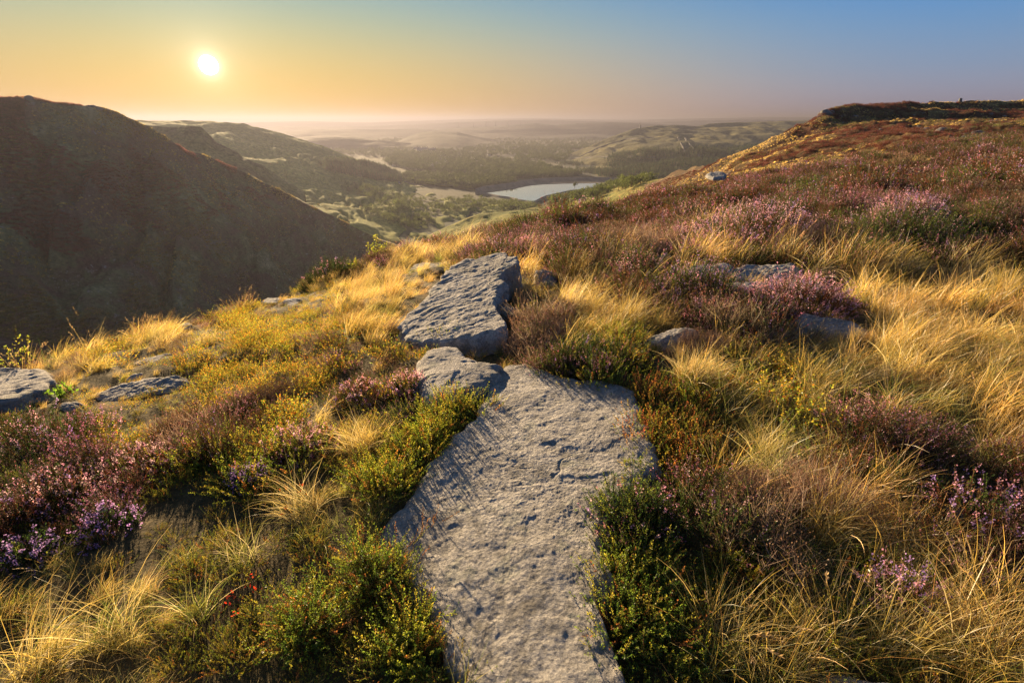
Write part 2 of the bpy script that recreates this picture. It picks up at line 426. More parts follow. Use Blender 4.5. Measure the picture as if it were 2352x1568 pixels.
patch('hill_spur', [
 [(980,545,520),(1035,517,500),(1070,502,500),(1100,492,505),(1150,486,520),(1200,481,540),(1250,472,600),(1300,459,680),(1340,447,740),(1400,431,720),(1450,417,660),(1520,411,520),(1600,391,380),(1660,372,320),(1760,340,260)],
 [(980,560,470),(1035,535,450),(1100,508,450),(1200,492,480),(1250,484,520),(1300,472,560),(1340,462,580),(1400,448,570),(1450,436,520),(1520,425,420),(1600,402,330),(1660,385,280),(1760,360,220)],
 [(980,600,380),(1100,540,380),(1200,520,390),(1340,490,400),(1450,465,380),(1520,450,320),(1600,430,250),(1660,420,220),(1760,400,170)]],
 980, 1760, M_h4, 360, 60, 2.5, 60, .5, (.35, .6, 120), 'sunlit yellow grass slope below the moor edge', 8, 2)
M_h5 = hill_mat('rusty_moor_edge', (.08, .038, .024), (.18, .12, .05), (.46, .35, .15), .045, .9, (.6, 1, 1), .505, .8)
patch('moor_edge', [
 [(1480,432,300),(1560,405,270),(1600,392,255),(1640,376,240),(1700,350,225),(1760,327,220),(1800,312,220),(1840,293,225),(1850,288,225),(1868,277,225),(1883,268,228),(1890,259,230),(1905,253,235),(1930,247,245),(1960,242,255),(2030,238,270),(2100,236,285),(2200,233,300),(2352,230,320),(2900,226,360)],
 [(1480,450,250),(1560,425,225),(1640,396,200),(1700,372,190),(1760,350,185),(1840,318,190),(1890,292,200),(1960,270,215),(2100,262,240),(2352,256,270),(2900,250,300)],
 [(1480,470,190),(1560,450,170),(1640,420,150),(1760,392,140),(1840,360,140),(1960,325,150),(2100,300,165),(2352,282,190),(2900,275,220)],
 [(1480,520,120),(1640,470,95),(1760,440,85),(1900,410,80),(2100,375,80),(2352,345,90),(2900,330,110)]],
 1480, 2900, M_h5, 620, 120, 3.2, 32, .55, (.05, .15, 300), 'rust brown moor edge with boulders rising on the right', 11, 1.2)
M_h6 = hill_mat('far_pasture_hill', (.08, .085, .04), (.17, .15, .055), (.27, .22, .08), .003, 0, (1, 1, 1), .47, 1)
patch('hill_obelisk', [
 [(1120,392,('z',-148)),(1200,382,('z',-146)),(1250,372,2500),(1300,358,2550),(1350,338,2600),(1400,316,2700),(1430,305,2750),(1462,295,2800),(1500,290,2850),(1540,288,2900),(1570,289,2950),(1600,291,3000),(1630,284,3100),(1700,281,3200),(1800,278,3300),(1900,274,3500),(2100,272,3700)],
 [(1120,394,2050),(1200,388,2080),(1300,372,2200),(1400,340,2350),(1470,318,2450),(1540,310,2500),(1600,312,2500),(1700,308,2600),(1800,306,2700),(2100,300,2900)],
 [(1120,397,('z',-151)),(1200,400,('z',-151)),(1300,404,('z',-151)),(1430,412,('z',-151)),(1600,420,('z',-151)),(1800,425,('z',-151)),(2100,430,('z',-151))]],
 1120, 2100, M_h6, 420, 90, 14, 320, 2.5, (.1, .3, 900), 'pale hill with an obelisk beyond the reservoir', 14, 10)
M_far = hill_mat('far_hills', (.02, .025, .022), (.035, .04, .03), (.055, .055, .04), .0012, 0, (1, 1, 1), .5, 1)
def far(name, pts, d, foot, lab, amp, seed):
    r0 = [(a, b, d*(c[0] if c else 1)) for a, b, *c in pts]
    x0, x1 = pts[0][0], pts[-1][0]
    patch(name, [r0, [(x0, foot, ('z', FLOOR-2)), (x1, foot, ('z', FLOOR-2))]], x0, x1, M_far, 420, 30, amp, d*.12, amp*.18, (.02, .1, d*.12), lab, seed)
far('hill_knoll', [(820,352),(870,342),(920,322),(960,308),(1000,302),(1050,304),(1110,316),(1170,325),(1250,330),(1330,342),(1400,352)], 4000, 356, 'low dark knoll in the middle of the hazy valley', 12, 21)
far('hill_low_swell', [(640,330),(720,322),(800,318),(880,322),(960,330),(1040,336),(1130,334),(1220,338),(1330,345)], 3300, 350, 'low wooded swell in the valley left of the knoll', 12, 31)
far('hill_mid_swell', [(620,318),(700,309),(780,306),(860,309),(940,313),(1060,308),(1180,306),(1280,311),(1360,308),(1460,316),(1560,322)], 5000, 330, 'grey green swell behind the knoll', 12, 32)
far('hill_right_swell', [(1040,300),(1140,297),(1240,294),(1330,297),(1430,293),(1560,300)], 5500, 318, 'hazy shoulder in front of the ridge with masts', 10, 33)
far('hill_hazy_ridge', [(560,312),(640,304),(720,297),(850,297),(960,296),(1010,297),(1060,293),(1150,290),(1230,283),(1280,287),(1330,283),(1400,281),(1500,285),(1700,290),(1900,300)], 6000, 322, 'hazy ridge with tall masts beyond the knoll', 10, 22)
far('hill_faint_ridge', [(300,305),(560,299),(640,290),(760,291),(900,288),(1050,281),(1150,277),(1250,275),(1340,278),(1500,281),(1640,276),(1720,275),(1900,277),(2200,280)], 9000, 308, 'faint ridge near the horizon', 10, 23)
far('hill_horizon', [(-400,282),(300,283),(560,282),(700,279),(850,282),(980,277),(1130,273),(1220,272),(1330,274),(1450,276),(1560,273),(1690,271),(1760,269),(1850,270),(2000,273),(2800,276)], 13000, 293, 'palest ridge on the horizon', 10, 24)
def floor_mat():
    t = NT('valley_fields'); p = t.pos()
    v = t.n('ShaderNodeTexVoronoi'); v.inputs['Scale'].default_value = .0065; t.l(p, v.inputs['Vector'])
    sep = t.n('ShaderNodeSeparateColor'); t.l(v.outputs['Color'], sep.inputs[0])
    c = t.ramp(sep.outputs[0], [(.0, (.03, .045, .018)), (.35, (.045, .06, .02)), (.6, (.07, .075, .028)), (.85, (.10, .09, .035))])
    n = t.noise(p, .0022, 6, .6); c = t.mix(t.ramp(n, [(.42, (1, 1, 1)), (.52, (0, 0, 0))]), c, (.03, .038, .018))
    t.bsdf(c, 1); return t.m
rr = np.concatenate([[1], np.geomspace(150, 60000, 60)]); azs = np.linspace(-math.pi, math.pi, 200, endpoint=False)
A, Rr = np.meshgrid(azs, rr); zf = FLOOR+0*A
fl = link('valley_floor', mk_mesh('valley_floor', np.stack([Rr*np.sin(A), Rr*np.cos(A), zf], -1).reshape(-1, 3), grid_faces(len(rr), 200, True)[:, ::-1], smooth=True, mat=floor_mat()))
tag(fl, 'hazy valley floor of fields and woods', 'ground', kind='structure')

# reservoir
def water_mat():
    t = NT('reservoir_water'); b = t.bsdf((.02, .03, .035), .03, t.noise(t.scalev(t.pos(), (1, .35, 1)), .12, 4), .04, .3, 1.0)
    g_ = t.n('ShaderNodeBsdfGlossy'); g_.inputs['Roughness'].default_value = .04; g_.inputs[0].default_value = (.95, .95, .95, 1)
    m_ = t.n('ShaderNodeMixShader'); m_.inputs[0].default_value = .75; t.l(b.outputs[0], m_.inputs[1]); t.l(g_.outputs[0], m_.inputs[2]); t.l(m_.outputs[0], t.out.inputs[0]); return t.m
shore = [(1104,441),(1128,438),(1160,434),(1200,428),(1232,423),(1262,421),(1300,420),(1345,419.5),(1400,421),(1378,427),(1352,432),(1330,436),(1310,437.5),(1285,443),(1262,448),(1248,452),(1232,460),(1224,463),(1205,460),(1188,457),(1172,453),(1150,450),(1130,446)]
def densify(pts, n=6):
    o = []; m = len(pts)
    for i in range(m):
        p0, p1, p2, p3 = [np.array(pts[(i+k-1) % m], float) for k in range(4)]
        for f in np.arange(n)/n:
            o.append(.5*((2*p1)+(-p0+p2)*f+(2*p0-5*p1+4*p2-p3)*f*f+(-p0+3*p1-3*p2+p3)*f**3))
    return np.array(o)
sh = densify(shore, 5); WZ = FLOOR+3.0
W = at_z(sh[:,0], sh[:,1], WZ)
import bmesh
bm = bmesh.new(); vs = [bm.verts.new(p) for p in W]; bm.faces.new(vs); bm.normal_update()
if bm.faces[:][0].normal.z < 0: bmesh.ops.reverse_faces(bm, faces=bm.faces[:])
me = bpy.data.meshes.new('reservoir'); bm.to_mesh(me); me.materials.append(water_mat())
tag(link('reservoir', me), 'pale shining reservoir in the valley', 'water', kind='structure')
# beach ring just under the water line
cen = W.mean(0); ring = []
for k, (s, z) in enumerate([(.97, -.3), (1.0, 0.05), (1.02, 1.0), (1.05, -4)]):
    q = cen+(W-cen)*s; q[:,2] = WZ+z; ring.append(q)
t = NT('shore_silt'); t.bsdf((.27, .22, .16), 1)
tag(link('reservoir_shore', mk_mesh('reservoir_shore', np.concatenate(ring), grid_faces(4, len(W), True), smooth=True, mat=t.m)), 'bare silt shore around the reservoir', 'shore', kind='structure')
# dam embankment along the far side
dl = np.array([(1092,443),(1110,437),(1140,433),(1180,427),(1215,420),(1245,417),(1300,415),(1370,414),(1430,416),(1470,420)], float)
dl = np.stack([np.linspace(1092, 1470, 60), np.interp(np.linspace(1092, 1470, 60), dl[:,0], dl[:,1])], -1)
base = at_z(dl[:,0], dl[:,1]+1.5, WZ); dr = base[:, :2]/np.hypot(base[:,0], base[:,1])[:,None]; rows = []
for off, z in ((-4, -4), (0, 0), (14, 7), (18, 7.2), (19, 8.2), (20, 8.2), (20.5, 7), (26, 7), (60, -6)):
    q = base.copy(); q[:, :2] += dr*off; q[:,2] = WZ+z; rows.append(q)
t = NT('dam_stone'); p = t.pos(); c = t.ramp(t.noise(p, .05, 5), [(.35, (.17, .13, .09)), (.65, (.27, .21, .15))]); t.bsdf(c, 1)
tag(link('dam', mk_mesh('dam', np.concatenate(rows), grid_faces(len(rows), len(dl))[:, ::-1], mat=t.m)), 'long low stone faced dam embankment on the far side of the reservoir', 'dam')

# ------------------------------------------------------------------ haze
def haze(dens):
    X0, X1, Y0, Y1, Z0, Z1 = -32000, 32000, -3000, 30000, FLOOR-1.5, 84
    V = [(x, y, z) for x in (X0, X1) for y in (Y0, Y1) for z in (Z0, Z1)]
    Fq = np.array([(0,1,3,2),(4,6,7,5),(0,4,5,1),(2,3,7,6),(0,2,6,4),(1,5,7,3)])
    t = NT('haze'); v = t.n('ShaderNodeVolumePrincipled')
    v.inputs['Color'].default_value = (.185, .182, .225, 1); v.inputs['Density'].default_value = dens
    v.inputs['Anisotropy'].default_value = .48
    t.l(v.outputs[0], t.out.inputs['Volume'])
    o = link('haze', mk_mesh('haze', V, Fq, mat=t.m)); tag(o, 'thin golden haze filling the valley air', 'haze', kind='stuff')
haze(1.6e-4)
# ------------------------------------------------------------------ rocks
ROCKS = []            # footprints in plan (to keep plants off their tops)
def smooth_loop(pts, n):
    P = np.array(pts, float); m = len(P); o = []
    seg = np.linalg.norm(np.roll(P, -1, 0)-P, axis=1); cum = np.concatenate([[0], np.cumsum(seg)])
    for t in np.linspace(0, cum[-1], n, endpoint=False):
        i = min(np.searchsorted(cum, t, 'right')-1, m-1); f = (t-cum[i])/seg[i]
        p0, p1, p2, p3 = P[(i-1) % m], P[i], P[(i+1) % m], P[(i+2) % m]
        lin_ = p1*(1-f)+p2*f
        cr = .5*((2*p1)+(-p0+p2)*f+(2*p0-5*p1+4*p2-p3)*f*f+(-p0+3*p1-3*p2+p3)*f**3)
        o.append(.5*lin_+.5*cr)
    return np.array(o)
def rock(name, outline, plane, thick, label, cat='rock', na=160, nt=40, amp=.012, nsc=.25, edge=.03, mat=None, seed=0, flare=.05, strata=0., crack=0., group=None, keep=1.0, dents=0.):
    """outline in picture units is laid on the plane (x,y)->z; the body drops `thick` below it"""
    z0, sx, sy, cx, cy = plane
    d = ray(np.array([p[0] for p in outline], float), np.array([p[1] for p in outline], float))
    nrm = np.array([-sx, -sy, 1.]); c0 = z0-sx*cx-sy*cy
    t = (c0-CAM_Z)/(d@nrm); Pw = d*t[:,None]
    P = smooth_loop(Pw[:, :2], na); cen = P.mean(0)
    ROCKS.append((P.copy(), keep))
    th = np.arange(na)/na*2*np.pi
    P += 1.6*(fbm(np.stack([P[:,0]*7, P[:,1]*9, np.full(na, seed+.3)], -1), 3)[:,None])*(P-cen)/np.linalg.norm(P-cen, axis=1)[:,None]*min(.03, .06*thick+.01)
    size = np.linalg.norm(P-cen, axis=1).mean()
    rings = []
    for s in (1-np.linspace(0, 1, nt)**1.0)[::-1]:         # 0 centre .. 1 rim
        q = cen+(P-cen)*max(s, .004); z = c0+q@np.array([sx, sy])
        dist = (1-s)*np.linalg.norm(P-cen, axis=1)
        z -= edge*np.exp(-dist/(edge*.8+1e-4))
        a = amp*fbm(np.stack([q[:,0]/nsc, q[:,1]/nsc, np.full(na, seed+.7)], -1), 4, .45)
        a += .22*amp*fbm(np.stack([q[:,0]/.05, q[:,1]/.05, np.full(na, seed+2.7)], -1), 4, .65)
        if crack:
            w_ = np.abs(fbm(np.stack([q[:,0]/.55, q[:,1]/.38, np.full(na, seed+12.)], -1), 3)); a -= crack*np.exp(-(w_/.018)**2)*ss(-.1, .2, noise3(np.stack([q[:,0]/.5, q[:,1]/.5, np.full(na, seed+14.)], -1)))
            w_ = fbm(np.stack([q[:,0]/.8, q[:,1]/.45, np.full(na, seed+19.)], -1), 4, .5)*3; a += crack*.22*(np.floor(w_)+ss(.0, .12, w_-np.floor(w_)))
        if strata:
            a += strata*.8*fbm(np.stack([q[:,0]/.12, q[:,1]/.12, np.full(na, seed+4.)], -1), 3)
            u = (q[:,0]*.9+q[:,1]*.45); v = q[:,1]*.9-q[:,0]*.45
            w_ = fbm(np.stack([u/.35, v/.07, np.full(na, seed+5.)], -1), 3); a += strata*(np.abs(w_)-.3)*(.4+1.2*ss(-.3, .4, noise3(np.stack([q[:,0]/.4, q[:,1]/.4, np.full(na, seed+6.)], -1))))
        if dents:
            w_ = fbm(np.stack([q[:,0]/.11, q[:,1]/.11, np.full(na, seed+8.)], -1), 2); a -= dents*ss(.28, .6, w_)
        rings.append(np.column_stack([q, z+a]))
    top = rings[-1]
    ns = max(6, int(thick/.025)); 
    for k in range(1, ns+1):
        f = k/ns; q = top.copy(); out_ = (P-cen)/np.linalg.norm(P-cen, axis=1)[:,None]
        led = .25*noise3(np.stack([P[:,0]*2.2, P[:,1]*2.2, np.full(na, f*thick*16+seed)], -1))*min(thick, .2)
        q[:, :2] += out_*(flare*f*thick+led+edge*.6*(1-(1-min(1, f*4))**2))[:,None]
        q[:,2] = top[:,2]-f*thick+.01*noise3(np.stack([q[:,0]*12, q[:,1]*12, np.full(na, f*9.)], -1))
        rings.append(q)
    G = np.array(rings); nr = len(rings)
    V = G.reshape(-1, 3); Fq = grid_faces(nr, na, True)
    c = np.array([[0+k for k in range(na)]]); 
    me = mk_mesh(name, V, [Fq[:, ::-1] if _ccw(P) else Fq, np.zeros((0, 3), int)], smooth=True, mat=mat or M_rock)
    bot = G[-1].mean(0)
    ctr = np.array([cen[0], cen[1], top[:,2].mean()])
    me.transform(Matrix.Translation(-Vector(ctr.tolist())))
    o = link(name, me); o.location = ctr; tag(o, label, cat, group); return o
def _ccw(P):
    x, y = P[:,0], P[:,1]; return (x*np.roll(y, -1)-np.roll(x, -1)*y).sum() < 0
def flush(outline, h=0.03, tx=0., ty=0.):
    """a plane h above the ground under the outline's lower middle, with the extra tilt tx, ty"""
    o = np.array(outline, float); c = hit1(o[:,0].mean(), o[:,1].mean())
    e = .25; gx = (ground_z(c[0]+e, c[1])-ground_z(c[0]-e, c[1]))/(2*e); gy = (ground_z(c[0], c[1]+e)-ground_z(c[0], c[1]-e))/(2*e)
    return (float(c[2])+h, float(gx)*.6+tx, float(gy)*.6+ty, c[0], c[1])

rock('slab_rock', [(1133,872),(1162,834),(1235,836),(1300,856),(1400,868),(1452,884),(1472,930),(1486,985),(1502,1065),(1462,1110),(1420,1150),(1385,1195),(1385,1260),(1405,1320),(1375,1390),(1412,1490),(1440,1568),(1450,1640),(1470,1900),(1040,1900),(1050,1640),(1062,1568),(1020,1490),(968,1400),(930,1320),(885,1262),(870,1225),(905,1170),(945,1120),(985,1062),(1045,1005),(1095,950)],
     (.045, .075, -.012, 0, 1.5), .18, 'large flat pitted gritstone slab running from the bottom edge into the grass', na=640, nt=250, amp=.011, nsc=.34, edge=.02, seed=1, dents=.003, crack=.0025, flare=.1)
rock('slab_rock', [(975,802),(1010,792),(1040,793),(1075,808),(1110,823),(1158,832),(1128,870),(1095,895),(1040,915),(985,905),(958,880),(962,838)],
     (.055, .06, .01, -.25, 2.6), .22, 'broken slab piece split by a crack from the big flat slab', na=240, nt=70, amp=.009, nsc=.25, edge=.03, seed=2, dents=.006)
rock('boulder', [(925,772),(921,735),(960,698),(1000,655),(1036,607),(1090,590),(1128,581),(1152,577),(1188,590),(1190,603),(1160,620),(1150,640),(1146,690),(1140,706),(1162,740),(1150,757),(1105,770),(1060,778),(990,782)],
     (.055, .19, .10, -.2, 3.0), .45, 'long wedge shaped gritstone boulder tilted up above the flat slab', na=480, nt=170, amp=.012, nsc=.45, edge=.014, seed=3, strata=.0065, flare=.16, crack=.006)
def small(outl, h, tx, ty, thick, label, seed, **k):
    kw = dict(na=150, nt=40, amp=.012, nsc=.25, edge=.02, strata=.006); h = h*(.45 if outl[0][0] < 900 else .8)+(.0 if outl[0][0] < 900 else .02); kw.update(k)
    return rock('rock', outl, flush(outl, h, tx, ty), thick, label, seed=seed, **kw)
small([(943,612),(960,603),(1000,600),(1034,602),(1030,616),(1000,622),(955,621)], .10, 0, 0, .25, 'thin flat rock in golden grass left behind the wedge boulder', 10)
small([(1148,712),(1155,699),(1176,698),(1192,708),(1186,722),(1165,733),(1152,730)], .13, -.3, .4, .3, 'small pointed stone at the right foot of the wedge boulder', 11)
small([(1222,640),(1232,616),(1262,613),(1282,622),(1278,650),(1282,676),(1250,690),(1228,678)], .12, -.15, .5, .3, 'pale rock half sunk in grass right of the wedge boulder', 12, amp=.02)
small([(1676,640),(1684,617),(1705,607),(1760,603),(1815,604),(1832,609),(1829,622),(1822,636),(1790,643),(1770,634),(1720,640)], .20, .02, .10, .38, 'thick flat topped block lying in the grass below the heather', 13, edge=.025, amp=.02, na=200)
small([(1590,608),(1620,602),(1668,601),(1690,608),(1680,618),(1630,622),(1598,618)], .16, .0, .05, .3, 'thin slab edge left of the thick flat topped block', 14, edge=.04)
small([(1668,650),(1690,644),(1750,643),(1800,648),(1794,660),(1740,664),(1685,662)], .09, 0, .03, .2, 'low grey stone under the thick flat topped block', 15)
small([(1806,648),(1824,640),(1862,640),(1895,648),(1893,662),(1850,664),(1815,660)], .10, 0, .03, .2, 'rounded stone behind the pink heather cushion', 16)
small([(1484,776),(1500,766),(1540,753),(1578,745),(1604,752),(1606,770),(1585,786),(1530,790),(1492,790)], .09, .08, .15, .25, 'rounded rock among golden grass right of the dark green heather', 17, amp=.02, edge=.03)
small([(1808,742),(1822,724),(1850,714),(1900,720),(1950,729),(1985,742),(1996,760),(1960,772),(1890,768),(1830,756)], .10, -.03, .1, .28, 'rounded grey rock below the pink heather cushion', 18, amp=.022, edge=.035)
small([(-120,850),(-40,842),(30,839),(80,842),(108,852),(120,868),(96,886),(50,905),(0,922),(-120,930)], .17, .01, .03, .25, 'flat topped slab at the left edge of the picture', 19, na=180, nt=50, edge=.02, strata=.012)
small([(186,928),(215,905),(262,880),(310,872),(345,862),(385,855),(420,858),(436,866),(415,878),(380,888),(330,905),(290,918),(240,928)], .14, .12, .1, .3, 'long sloping grey rock on the left among orange bilberry', 20, na=180, nt=44, edge=.03, amp=.025)
small([(282,872),(300,856),(322,851),(332,860),(318,874),(298,880)], .12, 0, .3, .2, 'small dark stone behind the long sloping rock', 21)
small([(300,832),(325,824),(360,812),(388,806),(398,812),(380,826),(345,838),(312,840)], .10, .1, .15, .2, 'narrow sloping rock in straw coloured grass on the left', 22)
small([(452,768),(462,758),(480,753),(494,758),(490,768),(470,778)], .11, .15, .25, .2, 'small grey stone beside yellow bilberry near the left brow', 23)
small([(408,750),(414,742),(432,738),(444,742),(440,752),(422,757)], .10, 0, .2, .2, 'small dark stone on the brow of the slope', 24)
small([(600,690),(612,682),(636,681),(645,687),(636,695),(612,697)], .09, 0, .1, .2, 'left one of two low stones near the brow', 25)
small([(648,690),(656,683),(680,682),(692,688),(684,697),(660,699)], .09, 0, .1, .2, 'right one of two low stones near the brow', 26)
small([(716,687),(722,679),(738,676),(748,682),(742,690),(726,693)], .12, 0, .2, .2, 'tiny stone in the golden grass at the top of the bilberry', 27)
small([(2108,490),(2130,480),(2170,477),(2205,480),(2230,487),(2200,495),(2150,497)], .16, 0, .03, .3, 'pale flat slab lying in the heather at the right', 28, edge=.03)
small([(1622,402),(1632,395),(1650,393),(1668,397),(1664,405),(1640,408)], .02, 0, .02, .12, 'pale flat rock on the skyline of the heather slope', 29, edge=.06, amp=.05, nsc=.6)
small([(2182,1160),(2200,1146),(2225,1142),(2245,1152),(2240,1172),(2212,1182),(2190,1176)], .05, 0, .2, .2, 'weathered stone poking out of heather at the right edge', 30)
small([(136,932),(142,922),(165,919),(184,926),(178,937),(150,941)], .06, 0, .2, .15, 'small dark stone at the low end of the long sloping rock', 31)
small([(1900,1575),(1925,1560),(1990,1556),(2050,1562),(2060,1585),(1980,1610),(1915,1600)], .04, 0, .05, .15, 'bluish stone just showing at the bottom edge', 32)
small([(1492,604),(1502,588),(1520,580),(1545,584),(1542,600),(1515,612)], .08, 0, .2, .2, 'pale stone half hidden by grass below the brown heather', 33)

def in_poly(x, y, P):
    r = np.zeros(x.shape, bool); n = len(P); j = n-1
    for i in range(n):
        xi, yi = P[i]; xj, yj = P[j]
        if yi != yj: r ^= ((yi > y) != (yj > y)) & (x < (xj-xi)*(y-yi)/(yj-yi)+xi)
        j = i
    return r
def on_rock(x, y):
    r = np.zeros(x.shape, bool)
    for P, k in ROCKS:
        lo = P.min(0)-.1; hi = P.max(0)+.1
        m = (x > lo[0]) & (x < hi[0]) & (y > lo[1]) & (y < hi[1])
        if m.any():
            q = in_poly(x[m], y[m], P[::4] if len(P) > 200 else (P.mean(0)+(P-P.mean(0))*.78)[::2]); r[np.where(m)[0][q]] = True
    return r

# boulders of the moor edge and outcrops, each one its own thing
M_boulder = gritstone('boulder_stone', .5)
def lump(seed, size, flat=.6, sub=3):
    bm = bmesh.new(); bmesh.ops.create_icosphere(bm, subdivisions=sub, radius=1)
    V = np.array([v.co[:] for v in bm.verts]); Fc = np.array([[v.index for v in f.verts] for f in bm.faces]); bm.free()
    V = np.sign(V)*np.abs(V)**.55
    V = V*(1+.22*noise3(V*1.1+seed)+.10*noise3(V*2.6+seed*3))[:,None]
    V *= np.array([1, .8, flat])*size
    return mk_mesh('moor_boulder', V, Fc, smooth=False, mat=M_boulder)
lumps = [lump(k*3.1, 1, f) for k, f in enumerate((.6, .45, .8, .35, .7))]
def put_boulder(P, s, label, group, k):
    o = link('boulder', lumps[k % 5]); o.location = P; o.scale = (s, s, s*.9)
    o.rotation_euler = (rng.normal(0, .15), rng.normal(0, .15), rng.uniform(0, 6.28)); tag(o, label, 'boulder', group); return o
GM = PATCH['moor_edge'].reshape(-1, 3); gpx, gpy, _ = project(GM)
def pick(G, gx, gy, cx, cy, rx, ry, n):
    m = np.where(((gx-cx)/rx)**2+((gy-cy)/ry)**2 < 1)[0]
    return G[rng.choice(m, min(n, len(m)), replace=False)] if len(m) else np.zeros((0, 3))
kb = 0
ORD = 'first second third fourth fifth sixth seventh eighth ninth tenth eleventh twelfth thirteenth fourteenth fifteenth sixteenth seventeenth'.split()
for cx, cy, rx, ry, n, s0, s1, lab in ((2230,312,60,20,16,.5,1.2,'in the main pile above the heather'),(2150,325,70,10,8,.4,1.0,'strung left of the main pile'),(2140,296,40,12,6,.5,1.1,'on the bank above the main pile'),
  (2310,285,40,14,7,.4,1.1,'under the brow near the right edge'),(2060,300,50,20,6,.4,.8,'in the rusty middle slope'),(1960,345,70,14,5,.3,.7,'low on the straw coloured nose'),(2200,264,150,8,8,.4,.9,'in the thin line below the flat skyline')):
    for i, P in enumerate(sorted(pick(GM, gpx, gpy, cx, cy, rx, ry, n).tolist(), key=lambda q: math.atan2(q[0], q[1]))):
        s_ = rng.uniform(s0, s1); big = 'large' if s_ > .75*s1 else ('small' if s_ < .6*s1 else 'middling')
        put_boulder(np.array(P)-np.array([0, 0, .1]), s_, '%s boulder, %s from left %s' % (big, ORD[i], lab), 'boulders scattered over the moor edge', kb); kb += 1
for i, (px, py, s) in enumerate(((1888,262,1.8),(1894,258,2.2),(1903,255,1.7),(1912,253,1.3),(1880,268,1.3),(1925,250,1.0),(1862,280,1.2),(1855,284,.9),(1822,305,1.1),(1812,309,.9),(1938,247,.8))):
    P = pick(GM, gpx, gpy, px, py+2, 8, 5, 1)
    if len(P): put_boulder(P[0]-np.array([0, 0, .2]), s*.8, '%s outcrop block along the brow where the moor edge meets the sky' % ORD[i], 'outcrop blocks along the moor brow', kb); kb += 1
GD = PATCH['hill_dark'].reshape(-1, 3); hx, hy, _ = project(GD)
for i, (px, py, s) in enumerate(((66,229,3.2),(60,229,1.8),(215,243,2.6),(228,244,3.0),(110,234,1.8),(205,243,1.6),(92,231,1.5))):
    P = pick(GD, hx, hy, px, py+3, 9, 6, 1)
    if len(P): put_boulder(P[0]+np.array([0, 0, .1]), s*.8, '%s outcrop block on the dark hill skyline, %s' % (ORD[i], 'far left' if px < 120 else 'left of the sun'), 'outcrop blocks on the dark hill skyline', kb); kb += 1
# scree of the dark hill: pale stones nobody could count
M_scree = gritstone('scree_stone', .9)
def bake_lumps(name, pts, smin, smax, label, sub=1, flat=.5):
    bm = bmesh.new(); bmesh.ops.create_icosphere(bm, subdivisions=sub, radius=1)
    V0 = np.array([v.co[:] for v in bm.verts]); F0 = np.array([[v.index for v in f.verts] for f in bm.faces]); bm.free()
    n = len(pts); s = np.exp(rng.uniform(np.log(smin), np.log(smax), n)); a = rng.uniform(0, 6.28, n)
    V = V0[None]*(s[:,None,None]*np.array([1, .8, flat]))*rng.uniform(.7, 1.3, (n, len(V0), 1))
    ca, sa = np.cos(a)[:,None], np.sin(a)[:,None]
    V = np.stack([V[...,0]*ca-V[...,1]*sa, V[...,0]*sa+V[...,1]*ca, V[...,2]], -1)+pts[:,None]
    Fc = (F0[None]+(np.arange(n)*len(V0))[:,None,None]).reshape(-1, 3)
    return tag(link(name, mk_mesh(name, V.reshape(-1, 3), Fc, mat=M_scree)), label, 'stones', kind='stuff')
pp = [pick(GD, hx, hy, *a) for a in ((235,430,60,28,330),(300,445,45,30,260),(360,490,40,22,150),(150,510,50,30,160),(330,610,50,20,160),(140,640,50,26,130),(470,560,60,30,90),(435,405,18,8,40),(130,300,70,14,90),(60,560,50,60,80),(250,540,120,60,160),(560,620,80,40,70),(260,330,70,12,40),(480,680,40,20,60))]
pp = np.concatenate(pp); pp = pp+rng.normal(0, 1.2, pp.shape)*np.array([1, 1, 0])
bake_lumps('scree', pp, .15, .6, 'pale scree stones strewn over the dark heather hill')
# ------------------------------------------------------------------ plant geometry (numpy)
class Acc:
    def __init__(s): s.V = []; s.F = []; s.C = []; s.n = 0
    def add(s, V, F_, C):
        V = V.reshape(-1, 3); s.V.append(V); s.F.append(F_.reshape(-1, 4)+s.n); s.n += len(V)
        s.C.append(np.broadcast_to(C, V.shape) if C.ndim == 1 else C.reshape(-1, 3))
    def mesh(s, name, mat, smooth=False):
        return mk_mesh(name, np.concatenate(s.V), np.concatenate(s.F), np.concatenate(s.C), mat=mat, smooth=smooth)
def unit(v): return v/np.maximum(np.linalg.norm(v, axis=-1, keepdims=True), 1e-9)
def curves(base, azim, lean, bend, length, K):
    """K+1 points along arcs: lean from vertical growing by bend; returns (n,K+1,3)"""
    n = len(base); t = np.linspace(0, 1, K+1)
    th = lean[:,None]+bend[:,None]*t[None]**1.2
    seg = length[:,None]/K
    dx = np.sin(th)*seg; dz = np.cos(th)*seg
    h = np.concatenate([np.zeros((n, 1)), np.cumsum(dx[:, :-1], 1)], 1); z = np.concatenate([np.zeros((n, 1)), np.cumsum(dz[:, :-1], 1)], 1)
    return base[:,None]+np.stack([h*np.sin(azim)[:,None], h*np.cos(azim)[:,None], z], -1)
def ribbons(acc, P, width, c0, c1, taper=.9, side=None):
    n, K1, _ = P.shape; t = np.linspace(0, 1, K1)
    tan = unit(np.gradient(P, axis=1)); 
    if side is None: side = rng.normal(size=(n, 3))
    s = unit(np.cross(tan, side[:,None]))
    wv = width[:,None]*(1-taper*t**1.5)[None]
    Lf = P-s*wv[...,None]*.5; Rt = P+s*wv[...,None]*.5
    V = np.stack([Lf, Rt], 2)
    idx = np.arange(n*K1*2).reshape(n, K1, 2)
    Fc = np.stack([idx[:, :-1, 0], idx[:, :-1, 1], idx[:, 1:, 1], idx[:, 1:, 0]], -1)
    C = c0[:,None,None]*(1-t[None,:,None,None])+c1[:,None,None]*t[None,:,None,None]
    acc.add(V, Fc, np.broadcast_to(C, V.shape))
